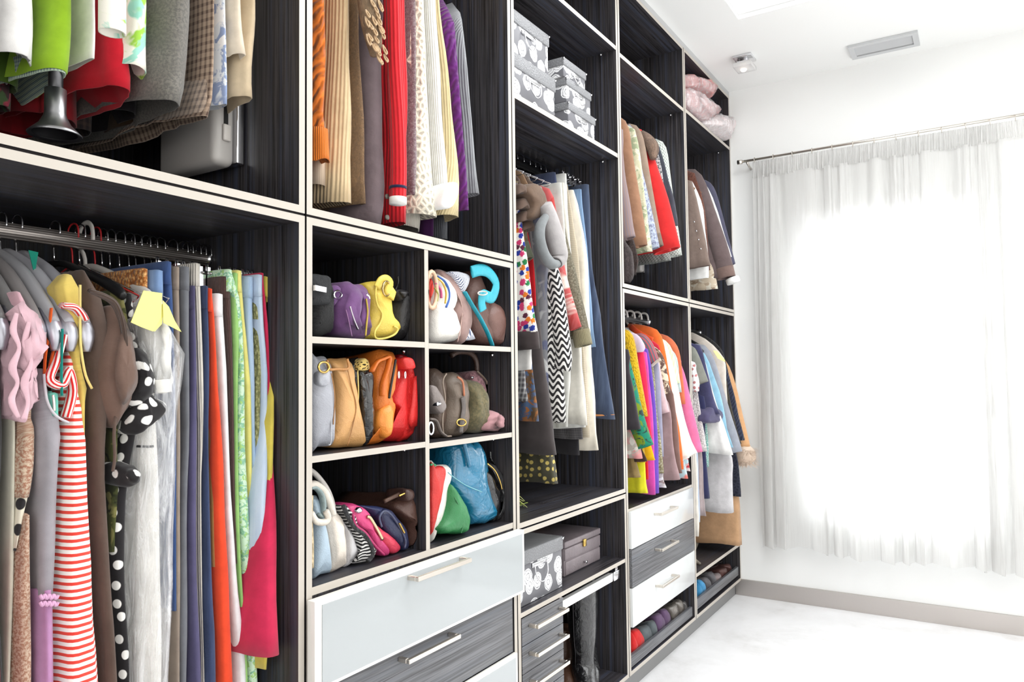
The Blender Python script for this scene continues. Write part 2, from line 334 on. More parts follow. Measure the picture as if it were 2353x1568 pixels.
# ================= WARDROBE =================
PT=.015; YBK=.585
P=[.18,1.0352,1.819,2.5899,3.3452,XW-.002]
ZM=1.5195; Z0=.078; ZT=2.725
def handle(parent,x0,x1,z,y,h=.02):
    V,Fc=mbox((x0,x1,y-.030,y-.024,z-h/2,z-h/2+.010),(x0,x1,y-.030,y-.024,z+h/2-.003,z+h/2),(x0,x0+.012,y-.030,y-.0005,z-h/2,z+h/2),(x1-.012,x1,y-.030,y-.0005,z-h/2,z+h/2))
    return mk('handle',V,Fc,HND,parent,False)
def handle(parent,x0,x1,z,y,h=.02):
    V,Fc=mbox((x0,x1,y-.034,y-.024,z-.005,z+.005),(x0,x0+.010,y-.024,y-.0005,z-.005,z+.005),(x1-.010,x1,y-.024,y-.0005,z-.005,z+.005))
    o=mk('handle',V,Fc,HND,parent,False); b=o.modifiers.new('b','BEVEL'); b.width=.001; return o
HND=M((222,214,204),'metal',s=.3)
GLASS=M((168,173,175),'gloss'); DFR=M((240,238,232),'plastic'); WHT=M((214,217,218),'gloss')
def cabinet(i,z0,z1,label,top=None,bot=None):
    g=.0025
    x0,x1=P[i-1]+g,P[i]-g
    if i==5: x1=P[5]
    c=thing('wardrobe_cabinet',label,'cabinet',((x0+x1)/2,.3,z0))
    box('side_panel',x0,x0+PT,0,YBK,z0,z1,WV,c,EDGE); box('side_panel',x1-PT,x1,0,YBK,z0,z1,WV,c,EDGE)
    box('top_panel',x0+PT,x1-PT,0,YBK,z1-PT,z1,WH,c,EDGE); box('bottom_panel',x0+PT,x1-PT,0,YBK,z0,z0+PT,WH,c,EDGE)
    box('back_panel',x0+PT,x1-PT,YBK-.008,YBK,z0+PT,z1-PT,WV,c)
    c['x0'],c['x1']=x0+PT,x1-PT
    return c
def shelf(c,zt,x0=None,x1=None,th=.0135,y0=.001):
    x0=c['x0'] if x0 is None else x0; x1=c['x1'] if x1 is None else x1
    s=box('shelf',x0,x1,y0,YBK-.009,zt-th,zt,WH,c,EDGE)
    for xx in (x0+.006,x1-.006):
        sweep('shelf_pin',[(xx-.005 if xx>x0+.1 else xx+.005,.06,zt-th-.004),(xx,.06,zt-th-.012)],[.006,.004],CHROME,s,8)
    return s
def drawer(c,x0,x1,z0,z1,kind,y=-.0,hw=.2,th=.02):
    if kind=='glass':
        d=box('drawer',x0,x1,y-th,y,z0,z1,DFR,c,bev=.001); box('glass_panel',x0+.018,x1-.012,y-th-.002,y-th+.001,z0+.008,z1-.010,GLASS,d)
    else: d=box('drawer',x0,x1,y-th,y,z0,z1,WHT if kind=='white' else WLIT,c,bev=.001)
    xm=(x0+x1)/2; return d
# thin dark filler joints between neighbouring cabinets
for i in (1,2,3,4):
    j=box('trim_%d'%(i+1),P[i]-.0022,P[i]+.0022,.002,.03,Z0,ZT,GAP); struct(j)
j=box('trim_6',P[0],P[2]-.003,.002,.03,ZM-.0024,ZM+.0024,GAP); struct(j)
cab={}
cab['1u']=cabinet(1,ZM+.0025,ZT,'upper left wardrobe cabinet with summer tops and a suitcase')
cab['1l']=cabinet(1,Z0,ZM-.0025,'lower left wardrobe cabinet with dresses and trousers on a rail')
cab['2u']=cabinet(2,ZM+.0025,ZT,'upper wardrobe cabinet holding the hanging sweaters')
cab['2l']=cabinet(2,Z0,ZM-.0025,'lower wardrobe cabinet with handbag cubbyholes above wide glass-fronted drawers')
cab['3u']=cabinet(3,.7535,ZT,'tall middle wardrobe cabinet with patterned boxes above hanging jackets and jeans')
cab['3l']=cabinet(3,Z0,.7485,'low wardrobe cabinet with rose box, boots and narrow grey drawers')
cab['4u']=cabinet(4,ZM+.0025,ZT,'upper wardrobe cabinet with red coat and brown coats')
cab['4l']=cabinet(4,Z0,ZM-.0025,'lower wardrobe cabinet with colourful blouses above three drawers and shoes')
cab['5u']=cabinet(5,ZM+.0025,ZT,'upper corner wardrobe cabinet with plastic-wrapped bedding beside the wall')
cab['5l']=cabinet(5,Z0,ZM-.0025,'lower corner wardrobe cabinet with shirts and coats beside the wall')
struct(box('trim_7',P[0],P[5],.0,.02,ZT+.0005,ZC-.0005,M((176,177,178),'plastic')))
struct(box('trim_8',P[0],P[5]-.0,.030,.045,.0005,Z0-.0005,M((120,120,120),'plastic')))
# cabinet 2 lower: cubbies and drawers
c=cab['2l']; a,b=c['x0'],c['x1']
FL=.777
shelf(c,FL,th=.016)
vd=box('divider',1.412,1.427,.001,YBK-.009,FL+.0002,ZM-.0025-PT-.0002,WV,c,EDGE)
for z in (1.276,1.036): shelf(c,z,a,1.4118)
for z in (1.274,1.031): shelf(c,z,1.4272,b)
d=drawer(c,1.036,1.817,.583,.757,'glass',y=-.004,th=.022); handle(d,1.309,1.515,.745-.005,-.026)
box('runner_gap',a,b,.004,.02,.40,.76,WV,c)
d=drawer(c,a+.003,b-.012,.422,.579,'wood',y=.0,th=.002); handle(d,1.305,1.50,.556,-.002)
d=drawer(c,a+.003,b-.004,.25,.418,'glass',y=-.0,th=.012); d=drawer(c,a+.003,b-.004,.1,.246,'wood',y=-.0,th=.004)
# cabinet 3
c=cab['3u']; shelf(c,2.443,th=.016); shelf(c,2.027,th=.016)
def rail(c,z,y=.29,mat=STEEL,ribbed=False):
    r=sweep('hanging_rail',[(c['x0']+.001,y,z),(c['x1']-.001,y,z)],.013,mat,c,16,flat=1.15,fdir=(0,0,1))
    for x in (c['x0']+.004,c['x1']-.004): sweep('rail_socket',[(x-.0035,y,z),(x+.0035,y,z)],.019,CHROME,r,14)
    return r
RAIL=NT('ribbed_rail'); pz=RAIL.n('ShaderNodeSeparateXYZ'); RAIL.l(RAIL.pos(),pz.inputs[0]); q=RAIL.math('SINE',RAIL.math('MULTIPLY',pz.outputs[2],1500)); RAIL.l(RAIL.ramp(q,[(.4,(118,112,108)),(.6,(196,188,182))]),RAIL.b.inputs['Base Color']); RAIL.set(Roughness=.35,Metallic=.6)
rail(cab['1l'],1.455,.29,RAIL.m); rail(cab['1u'],2.62); rail(cab['2u'],2.62); rail(cab['3u'],1.978,.29,M((60,60,62),'metal',s=.4)); rail(cab['4u'],2.3,.2); rail(cab['4l'],1.44,.2); rail(cab['5u'],2.22,.2); rail(cab['5l'],1.42,.2)
c=cab['3l']; shelf(c,.513)
a,b=c['x0'],c['x1']; xd=2.083
box('divider',xd-.014,xd,.002,YBK-.009,Z0+PT,.499,WV,c,EDGE)
for k in range(5):
    z1=.498-k*.0795; d=drawer(c,a+.001,xd-.0005,z1-.078,z1-.0005,'wood',y=0,th=.003); handle(d,a+.035,a+.225,z1-.028,-.003)
# cabinet 4
shelf(cab['4u'],2.43,th=.016); c=cab['4l']; a,b=c['x0'],c['x1']
shelf(c,.687,th=.016)
for z0,z1,k in ((.541,.678,'white'),(.399,.538,'wood'),(.254,.396,'white')):
    d=drawer(c,a-.002,b-.018,z0,z1,k,y=-.0,th=.012); handle(d,2.83,3.02,z1-.043,-.012)
box('drawer_void',a,b,.02,.03,.25,.67,WV,c)
def shoetray(c,zt,zb,x0,x1):
    t=box('shoe_tray',x0,x1,.004,.018,zb,zt,WLIT,c,bev=.001); 
    V=[(x0,.02,zb+.012),(x1,.02,zb+.012),(x1,.30,zb+.105),(x0,.30,zb+.105),(x0,.02,zb+.018),(x1,.02,zb+.018),(x1,.30,zb+.111),(x0,.30,zb+.111)]
    mk('tray_base',V,BF,WH,t,False)
shoetray(c,.143,.102,a+.003,b-.02)
# cabinet 5
shelf(cab['5u'],2.437,th=.016); c=cab['5l']; shelf(c,.277,th=.016); shoetray(c,.157,.112,c['x0']+.004,c['x1']-.02)
# ================= BUILDERS FOR SOFT THINGS =================
from mathutils import noise as mn
Z1=(0,0,3.267);Z2=(0,440,3.267);Z3=(0,850,2.183);Z4=(680,0,2.613);Z5=(680,540,2.8);Z6=(680,1000,2.761);Z7=(1160,0,3.266);Z8=(1160,340,3.1375)
R1=(1160,760,3.266);R2=(1160,1120,3.5);R3=(1400,0,3.266);R4=(1400,380,4.126);R5=(1400,680,3.136);R6=(1400,1080,3.214)
def px(A,p): return (A[0]+p[0]/A[2],A[1]+p[1]/A[2])
def puffW(name,W,y0,y1,mat,parent=None,r=.02,bulge=.004,N=44,wr=.003,wf=22,back=(1,1),seed=0,sm=True,tilt=0):
    """closed outline W [(x,z)] at depth y0+r, rounded towards the room, running back to y1"""
    Q=cr(W,N,True) if sm else W
    N=len(Q); cx=sum(q[0] for q in Q)/N; cz=sum(q[1] for q in Q)/N; zb=min(q[1] for q in Q)
    size=max(max(q[0] for q in Q)-min(q[0] for q in Q),.01); size=min(size,max(max(q[1] for q in Q)-min(q[1] for q in Q),.01))
    k=min(.5,r/size); seg=[(.0,y0-bulge),(.3,y0-bulge*.8),(.62,y0),(1-k*1.1,y0+r*.12),(1-k*.45,y0+r*.4),(1,y0+r)]
    rings=[]
    for s,y in seg: rings.append((s,s,y))
    D=y1-(y0+r); nb=5
    for i in range(1,nb+1):
        f=i/nb; rings.append((1+(back[0]-1)*f,1+(back[1]-1)*f,y0+r+D*f))
    rings.append((back[0]*.8,back[1]*.8,y1+r*.4)); rings.append((0,0,y1+r*.4))
    rows=[];uv=[]; so=Vector((seed*3.1,seed*1.7,0))
    L=0
    for a,b,y in rings:
        row=[]
        for q in Q:
            x=cx+(q[0]-cx)*a; zz=(cz+(q[1]-cz)*b if y<=y0+r else zb+(cz+(q[1]-cz)*b-zb)); 
            if y>y0+r: zz=zb+(q[1]-zb)*b
            v=Vector((x,y,zz))
            if wr and a>0:
                n=mn.noise_vector(v*wf+so)*wr+mn.noise_vector(v*wf*2.3+so)*wr*.5; v+=Vector((n.x,n.y,n.z if v.z>zb+.012 else abs(n.z)*.2))
            row.append(v); uv.append((x+y,zz))
        rows.append(row)
    V,Fc=grid(rows,True,True)
    return mk(name,V,Fc,mat,parent,True,uv)
def puff(name,A,pts,y0,y1,mat,parent=None,**k):
    r=k.get('r',.02); W=[]
    for p in pts:
        u,v=px(A,p); q=PY(u,v,y0+r); W.append((q.x,q.z))
    return puffW(name,W,y0,y1,mat,parent,**k)
def tubeP(name,A,pts,y,rad,mat,parent=None,steps=None,**k):
    P_=[]
    for p in pts:
        u,v=px(A,p); P_.append(PY(u,v,p[2] if len(p)>2 else y))
    return sweep(name,P_,rad,mat,parent,steps=steps or max(2,len(pts)*4),**k)
def plate(name,A,pts,y,th,mat,parent=None):   # flat piece facing the room
    W=[PY(*px(A,p),y) for p in pts]; n=len(W)
    V=W+[w_+Vector((0,th,0)) for w_ in W]
    Fc=[tuple(range(n)),tuple(range(2*n-1,n-1,-1))]+[(i,i+n,(i+1)%n+n,(i+1)%n) for i in range(n)]
    return mk(name,V,Fc,mat,parent,False,[(v.x,v.z) for v in V])
def ringP(name,A,c,rx,ry,y,rad,mat,parent=None,dy=0):
    pts=[(c[0]+rx*cos(a*pi/8),c[1]+ry*sin(a*pi/8),y+dy*cos(a*pi/8)) for a in range(16)]
    P_=[PY(*px(A,p),p[2]) for p in pts]; return sweep(name,P_,rad,mat,parent,n=8,closed=True)
def ydepth(A,pts,zs,lo=.008,hi=.03):
    p=max(pts,key=lambda q:q[1]); u,v=px(A,p); q=PZ(u,v,zs)
    return max(lo,min(hi,q.y)) if CH>zs else lo+.012
def bag(label,A,zs,parts,cat='handbag',name='handbag',group=None,depth=.24,y0=None,label_mat=None,r=.02):
    """parts[0] = (partname, outline, material, kwargs)"""
    main=parts[0]; allp=[p for q in parts[:1] for p in q[1]]
    y=ydepth(A,allp,zs)-.0 if y0 is None else y0
    W=[PY(*px(A,p),y+r) for p in main[1]]
    root=thing(name,label,cat,(sum(w_.x for w_ in W)/len(W),y+depth/2,zs),group)
    for pn,pts,mat,kw in parts:
        kw=dict(kw); ty=kw.pop('t','puff'); dy=kw.pop('dy',0)
        if ty=='puff': puff(pn,A,pts,y+dy,y+depth-kw.pop('sh',0),mat,root,**({'r':r,'back':(.88,.9)}|kw))
        elif ty=='tube': tubeP(pn,A,pts,y+dy,kw.pop('rad',.003),mat,root,**kw)
        elif ty=='plate': plate(pn,A,pts,y+dy,kw.pop('th',.003),mat,root)
        elif ty=='ring': ringP(pn,A,pts[0],kw['rx'],kw['ry'],y+dy,kw.get('rad',.002),mat,root,kw.get('d',0))
    # rest exactly on the shelf
    zm=min((v.co.z for c_ in root.children if c_.type=='MESH' for v in c_.data.vertices))
    root.location.z-=zm-.0006
    xa,xb=(1.0535,1.4110) if root.location.x<1.42 else (1.4285,1.8005)
    xa-=root.location.x; xb-=root.location.x
    for c_ in root.children:
        for v in c_.data.vertices: v.co.x=max(xa,min(xb,v.co.x)); v.co.y=max(v.co.y,-.02-root.location.y)
    return root
def lerp_st(st,rows):
    """st: rows of numbers, first is z (descending); resample smoothly"""
    out=[]; m=len(st); zt,zb=st[0][0],st[-1][0]
    for i in range(rows):
        z=zt+(zb-zt)*i/(rows-1); k=0
        while k<m-2 and z<st[k+1][0]: k+=1
        a,b=st[k],st[k+1]; f=(a[0]-z)/max(a[0]-b[0],1e-6); f=max(0,min(1,f))
        p0,p3=st[max(k-1,0)],st[min(k+2,m-1)]
        row=[z]
        for c_ in range(1,len(a)):
            da=(b[c_]-p0[c_])/max(p0[0]-b[0],1e-6) if k>0 else (b[c_]-a[c_])/max(a[0]-b[0],1e-6)
            db=(p3[c_]-a[c_])/max(a[0]-p3[0],1e-6) if k+2<m else (b[c_]-a[c_])/max(a[0]-b[0],1e-6)
            h_=a[0]-b[0]; f2=f*f;f3=f2*f
            row.append(a[c_]*(2*f3-3*f2+1)+b[c_]*(3*f2-2*f3)+da*h_*(f3-2*f2+f)*.8+db*h_*(f3-f2)*.8)
        out.append(row)
    return out
def loft(name,st,mat,parent=None,n=48,rows=22,amp=.004,wl=.045,seed=1,hem=True,sq=3.2,hollow=.04,scal=0):
    S=lerp_st(st,rows); rr=random.Random(seed); ks=[(2*pi/(wl*rr.uniform(.7,1.5)),rr.uniform(0,6.3),rr.uniform(.5,1),rr.uniform(-4,4)) for _ in range(4)]
    zt,zb=S[0][0],S[-1][0]; RW=[];uv=[]
    def ring(s_,f,ins=0,zo=0):
        z,xa,xb,yf,yb=s_; cx,cy=(xa+xb)/2,(yf+yb)/2; hx,hy=max((xb-xa)/2-ins,.002),max((yb-yf)/2-ins,.002); row=[];u=0;uu=[];prev=None
        for j in range(n+1):
            a=pi/2+2*pi*j/n; c_,s__=cos(a),sin(a)
            x=hx*math.copysign(abs(c_)**(2/sq),c_); y=hy*math.copysign(abs(s__)**(2/sq),s__)
            if prev is not None: u+=math.hypot(x-prev[0],y-prev[1])
            prev=(x,y)
            w_=sum(c2*sin(k*(y+(x if abs(y)>hy*.9 else 0))+p+d_*z) for k,p,c2,d_ in ks)/2.2
            am=amp*(.35+.9*f)*(.4 if hx<.012 else 1)
            w_*=am
            w3=mn.noise(Vector((x*9+seed,y*9,z*6)))*am*1.3
            nx=math.copysign(1,x) if abs(x)>hx*.5 else x/(hx*.5); ny=math.copysign(1,y)*max(0,(abs(y)-hy*.8)/(hy*.2)) if hy>.001 else 0
            zz=z+zo+(scal*abs(sin(u*60)) if f>.98 else 0)+(sin(u*21+seed)*.004 if f>.98 else 0)
            row.append(Vector((cx+x+(w_+w3)*nx,cy+y+(w_*.6+w3)*ny,zz))); uu.append((u,z))
        return row,uu
    def add(r): RW.append(r[0]); uv.extend(r[1])
    s0=list(S[0]); m_=[s0[0]+.002,(s0[1]+s0[2])/2-.001,(s0[1]+s0[2])/2+.001,s0[3]*.5+s0[4]*.5-.001,s0[3]*.5+s0[4]*.5+.001]
    add(ring(m_,0)); s1=list(s0); s1[0]+=.002; hx=(s1[2]-s1[1])*.2; s1[1]+=hx; s1[2]-=hx; s1[3]+=.006; s1[4]-=.006; add(ring(s1,0))
    for i,s_ in enumerate(S): add(ring(s_,i/(rows-1)))
    e=S[-1]
    if hollow:
        iz=min(range(len(S)),key=lambda q_:abs(S[q_][0]-e[0]-hollow)); e3=list(S[iz]); e3[1]=e3[1]*.6+(e3[1]+e3[2])*.2; e3[2]=e3[2]*.6+(S[iz][1]+e3[2])*.2; e3[3]+=.012; e3[4]-=.012
        add(ring(e,1,.0018)); add(ring(e3,1,.001)); e2=[e3[0]+.004,(e3[1]+e3[2])/2-.001,(e3[1]+e3[2])/2+.001,(e3[3]+e3[4])/2-.01,(e3[3]+e3[4])/2+.01]; add(ring(e2,1))
    V,Fc=grid(RW,False,False)
    return mk(name,V,Fc,mat,parent,True,uv)
GI=[0]
def yback(yf): return min(.56,max(.40,.58-yf))
def nose(A,st,y,yb=None):
    """stations in picture: (v,uL,uR[,y]) at the garment's front fold"""
    out=[]
    for s_ in st:
        yy=s_[3] if len(s_)>3 else y
        vv=A[1]+s_[0]/A[2]; a=PY(A[0]+s_[1]/A[2],vv,yy); b=PY(A[0]+s_[2]/A[2],vv,yy)
        z=(a.z+b.z)/2; out.append([z,a.x,b.x,yy,s_[4] if len(s_)>4 else (yb if yb else yback(yy))])
    return out
def garment(name,label,cat,A,st,mat,y=.08,yb=None,group=None,top=None,extra=None,**k):
    """garment seen from its front fold; returns root"""
    GI[0]+=1; S=nose(A,st,y,yb)
    if cat in('trousers','jeans') and yb is None:
        for q_ in S: q_[4]=S[0][4]
    if A[1]+st[-1][0]/A[2]>=1560: S.append([S[-1][0]-.3]+S[-1][1:])
    root=thing(name,label,cat,((S[0][1]+S[0][2])/2,.29,S[-1][0]),group)
    k.setdefault('seed',GI[0]); k.setdefault('rows',max(14,int((S[0][0]-S[-1][0])/.045)))
    loft('body' if cat not in('trousers','jeans') else 'legs',S,mat,root,**k)
    if cat in('trousers','jeans') or top=='waist':
        a=S[0]; 
        W=[[a[0]+.003,a[1]-.002,a[2]+.002,a[3]-.002,a[4]],[a[0]-.038,a[1]-.002,a[2]+.002,a[3]-.002,a[4]]]
        loft('waistband',W,mat,root,rows=4,amp=.001,hollow=.004)
    return root,S
def sil(A,pts,cx):
    out=[]
    for p in pts:
        u,v=px(A,p); q=PX(u,v,cx); out.append((q.z,q.y))
    return out
def side(name,label,cat,A,cx,pts,mat,t=.022,hem=0,sleeve=None,cuff=None,group=None,neck=True,yb=None,extra=0,slen=1.0,collar=None,yc=.2,**k):
    """garment traced by its room-side outline on its own plane x=cx; pts run from shoulder to hem"""
    GI[0]+=1; s_=sil(A,pts,cx); s_=sorted(s_,key=lambda q:-q[0])
    off=.045 if sleeve else 0
    S=[]
    for i,(z,y) in enumerate(s_):
        f=i/(len(s_)-1); yy=y+off*(min(1,f*2)); yy=min(yy,yc-.02); th=t*(.75+.35*f)
        S.append([z,cx-th,cx+th,yy,(yb or min(.56,max(yc+.07,2*yc-yy)))])
    if neck and S[0][3]<yc-.07: S.insert(0,[S[0][0]+.012+.12*(yc-.07-S[0][3]),cx-t*.5,cx+t*.5,yc-.055,yc+.055])
    if hem: 
        z=S[-1][0]+hem
        if hem<0: S.append([z,S[-1][1],S[-1][2],S[-1][3]+.01,S[-1][4]])
        else: S=[q for q in S if q[0]>z+.02]+[[z]+S[-1][1:]]
    root=thing(name,label,cat,(cx,yc,S[-1][0]),group)
    k.setdefault('seed',GI[0]); k.setdefault('rows',max(12,int((S[0][0]-S[-1][0])/.05)))
    loft('body' if cat not in('trousers','jeans') else 'legs',S,mat,root,**k)
    if sleeve:
        rt,rb=sleeve if isinstance(sleeve,tuple) else (.045,.036)
        P_=[];rad=[]; m_=len(s_); e=max(2,int(round(m_*slen)))
        for i,(z,y) in enumerate(s_[:e]):
            f=i/(e-1); r=rt+(rb-rt)*f; P_.append((cx-.004,y+r,z+(-r*.5 if i==0 else 0))); rad.append(r)
        sweep('sleeve',P_,rad,mat,root,n=16,steps=14,flat=min(.75,t/rt),fdir=(1,0,0),open_end=True)
        if cuff:
            a=Vector(P_[-1]); b=a+(Vector(P_[-2])-a).normalized()*.05
            sweep('cuff',[b,(a+b)/2,a-(b-a).normalized()*.004],[rb*1.04]*3,cuff,root,n=16,steps=6,flat=min(.75,t/rt)*1.05,fdir=(1,0,0),open_end=True)
    if collar:
        z=S[0][0]; sweep('collar',[(cx-.012,yc-.07,z-.015),(cx-.02,yc-.03,z+.008),(cx-.02,yc+.03,z+.01),(cx-.012,yc+.07,z-.01)],[.01,.014,.014,.01],collar,root,n=8,steps=8,flat=.5,fdir=(1,0,0))
    return root,S
def hook(root,x,z,mat=CHROME,r=.0016,y=.29,drop=.055):
    pts=[(x,y-.019,z-.008)]+[(x,y-.018*cos(a*pi/5),z+.006+.014*sin(a*pi/5)) for a in range(0,6)]+[(x,y+.016,z-.012),(x,y+.004,z-.028),(x,y,z-drop)]
    return sweep('hook',pts,r,mat,root,n=6,steps=22)
HN=[0]
def hanger(kind,x,z,label,group=None,y=.29,w=.205,col=None):
    HN[0]+=1; r_=thing('coat_hanger',label,'hanger',(x,y,z-.13),group)
    if kind=='clip':
        hook(r_,x,z); zb=z-.068
        sweep('bar',[(x,y-.17,zb),(x,y+.17,zb)],.0022,CHROME,r_,n=6)
        for s_ in(-1,1):
            yy=y+s_*.155
            V,Fc=mbox((x-.007,x+.007,yy-.011,yy+.011,zb-.03,zb-.004),(x-.003,x+.003,yy-.007,yy+.007,zb-.004,zb+.012)); mk('clip',V,Fc,M((24,24,26),'plastic') if s_>0 else CHROME,r_,False)
            sweep('spring',[(x-.006,yy-.006,zb+.004),(x-.004,yy-.003,zb+.018),(x+.004,yy+.003,zb+.018),(x+.006,yy+.006,zb+.004)],.0013,CHROME,r_,n=5,steps=9)
    elif kind in('wire','red'):
        m_=CHROME if kind=='wire' else M((176,36,40),'plastic'); hook(r_,x,z,m_)
        zb=z-.055; sweep('arms',[(x,y,zb),(x,y-w,zb-.075),(x,y-w+.01,zb-.084),(x,y,zb-.086),(x,y+w-.01,zb-.084),(x,y+w,zb-.075),(x,y,zb)],.0015,m_,r_,n=6)
    else:
        m_=M(col or (160,160,164),'plastic'); white=kind=='white'
        if white: sweep('hook',[(x,y-.024,z-.01)]+[(x,y-.023*cos(a*pi/5),z+.004+.022*sin(a*pi/5)) for a in range(6)]+[(x,y+.02,z-.02),(x,y+.004,z-.04),(x,y,z-.07)],.005,m_,r_,n=8,steps=22,flat=.6,fdir=(1,0,0))
        else: hook(r_,x,z,CHROME,.0017)
        zb=z-.06; rr=.013 if kind=='grey' else .008
        if kind=='grey':
            sweep('arms',[(x,y-w,zb-.128),(x,y-w+.025,zb-.105),(x,y-w*.55,zb-.045),(x,y-.04,zb-.006),(x,y,zb),(x,y+.04,zb-.006),(x,y+w*.55,zb-.045),(x,y+w-.025,zb-.105),(x,y+w,zb-.128)],[.009,.011,.012,.011,.010,.011,.012,.011,.009],m_,r_,n=12,steps=26,flat=1.5,fdir=(0,0,1))
            for q_ in (-1,1): sweep('shoulder_end',[(x,y+q_*(w-.05),zb-.078),(x,y+q_*(w-.02),zb-.108),(x,y+q_*(w+.004),zb-.140),(x,y+q_*(w+.006),zb-.168)],[.008,.0115,.0125,.006],M((178,178,186),'metal',s=.42),r_,n=12,steps=12)
        else: sweep('arms',[(x,y-w,zb-.075),(x,y-w+.02,zb-.062),(x,y-w*.6,zb-.035),(x,y-.04,zb-.004),(x,y,zb),(x,y+.04,zb-.004),(x,y+w*.6,zb-.035),(x,y+w,zb-.075)],[rr*.9,rr*1.25,rr,rr*.8,rr*.8,rr*.8,rr,rr],m_,r_,n=12,steps=24,flat=.75,fdir=(1,0,0))
        if white: sweep('trouser_bar',[(x,y-w*.8,zb-.05),(x,y-w*.75,zb-.088),(x,y+w*.75,zb-.088),(x,y+w*.8,zb-.05)],.004,m_,r_,n=6)
    return r_
# ================= HANDBAGS IN THE CUBBYHOLES =================
L=lambda *c,**k: M(c,'leather',**k)
Su=lambda *c: M(c,'suede')
G1='handbags on the top cubbyhole shelf'; G2='handbags on the middle cubbyhole shelf'; G3='handbags on the bottom cubbyhole floor'
T={'t':'tube'}; PLt={'t':'plate'}
def tb(dy=-.002,rad=.002,**k): return dict(t='tube',dy=dy,rad=rad,**k)
blk=(30,29,31)
bag('black pony-hair handbag with silver clasp plate, far left of top cubbyhole shelf',Z5,1.276,[('body',[(84,300),(100,262),(190,272),(215,320),(222,440),(222,600),(210,634),(84,640)],M(blk,'fuzz'),{}),
 ('flap',[(80,275),(110,258),(200,266),(216,300),(214,430),(190,454),(95,446),(80,420)],M((34,38,44),'fuzz'),dict(dy=-.016,r=.01,sh=.0)),('clasp',[(120,325),(197,341),(196,374),(122,360)],CHROME,dict(t='plate',dy=-.028,th=.006))],group=G1)
pu=Su(112,76,122)
bag('purple suede slouchy handbag with zip, second on top cubbyhole shelf',Z5,1.276,[('body',[(300,640),(245,595),(228,440),(250,360),(275,300),(325,288),(378,345),(368,420),(380,560),(400,650)],pu,dict(wr=.008,wf=16,r=.03)),
 ('side_lobe',[(350,648),(345,470),(372,400),(352,325),(380,298),(415,296),(447,340),(452,460),(455,560),(475,640),(440,656)],Su(122,84,132),dict(wr=.007,wf=18,dy=.004,r=.025)),
 ('zip',[(345,448),(360,500),(378,550),(398,596)],M((205,200,205),'metal'),tb(-.004,.0035,flat=.5)),('seam',[(322,470),(335,520),(352,600),(360,640)],Su(150,110,150),tb(-.004,.0012)),
 ('strap',[(228,420),(215,380),(225,345),(262,340),(250,390),(225,425)],Su(104,70,116),tb(.02,.009)),('ring',[(270,372)],CHROME,dict(t='ring',rx=26,ry=26,dy=.002,rad=.0022,d=.01)),('zip_pull',[(452,372),(468,382),(472,400)],CHROME,tb(.004,.003))],group=G1)
yl=L(228,200,84)
bag('yellow leather handbag with metal ring strap on top cubbyhole shelf',Z5,1.276,[('body',[(440,655),(432,580),(458,450),(436,330),(450,302),(530,288),(560,300),(585,420),(592,500),(625,575),(655,592),(640,630),(590,655),(520,664)],yl,dict(wr=.006,wf=15,r=.028)),
 ('piping',[(522,296),(512,370),(524,440),(555,500),(540,560),(508,610),(515,655),(575,655),(635,630),(655,595),(630,578)],L(235,208,96),tb(-.004,.0024,steps=40)),
 ('strap',[(520,330),(545,285),(580,272),(608,300),(588,345),(600,370),(625,350),(610,400)],yl,tb(-.004,.010,flat=.45,fdir=(0,1,0))),('ring',[(582,335)],M((196,170,120),'metal'),dict(t='ring',rx=24,ry=48,dy=-.012,rad=.0024,d=.008)),
 ('zip',[(452,400),(462,480),(455,560),(448,640)],L(200,172,60),tb(.0,.002))],group=G1)
bag('black leather pouch bag leaning right on top cubbyhole shelf',Z5,1.276,[('body',[(600,668),(590,540),(600,420),(628,345),(672,332),(710,345),(712,365),(690,440),(700,500),(735,575),(755,650),(735,670)],M((34,32,33),'leather'),dict(wr=.006,wf=13,dy=.03,r=.03)),
 ('folded_top',[(632,350),(672,338),(712,350),(706,372),(680,410),(655,385)],M((44,42,43),'leather'),dict(dy=.012,r=.012,sh=.12,wr=.003)),('strap',[(640,340),(658,290),(655,250)],M((30,28,30),'leather'),tb(.05,.003))],group=G1)
cr_=L(240,236,228)
bag('cream and rainbow striped handbag with wooden ring handle on top right shelf',Z5,1.274,[('body',[(855,676),(850,480),(862,380),(885,250),(930,248),(975,300),(988,380),(960,450),(1000,530),(1036,620),(1022,668),(940,686)],cr_,dict(wr=.005,wf=14,r=.03)),
 ('blue_strip',[(912,255),(955,285),(982,340),(984,400),(966,455)],M((70,110,190),'flat'),tb(-.004,.004,flat=.5)),('yellow_strip',[(905,262),(945,300),(966,360),(960,430)],M((226,196,90),'flat'),tb(-.008,.003,flat=.5)),
 ('pink_strip',[(898,300),(930,340),(935,395)],M((200,96,140),'flat'),tb(-.009,.004,flat=.5)),('olive_strip',[(893,330),(912,370),(908,415)],M((160,160,80),'flat'),tb(-.012,.003,flat=.5)),('red_patch',[(858,430),(854,330),(866,270),(878,300),(872,400)],M((206,60,50),'flat'),dict(dy=-.006,r=.006,sh=.14)),
 ('ring_handle',[(872,340)],M((214,180,150),'plastic'),dict(t='ring',rx=34,ry=118,dy=-.012,rad=.005,d=.004)),('ring_handle',[(880,350)],M((200,164,132),'plastic'),dict(t='ring',rx=34,ry=112,dy=.012,rad=.005,d=.004))],group=G1)
mv=Su(160,132,126)
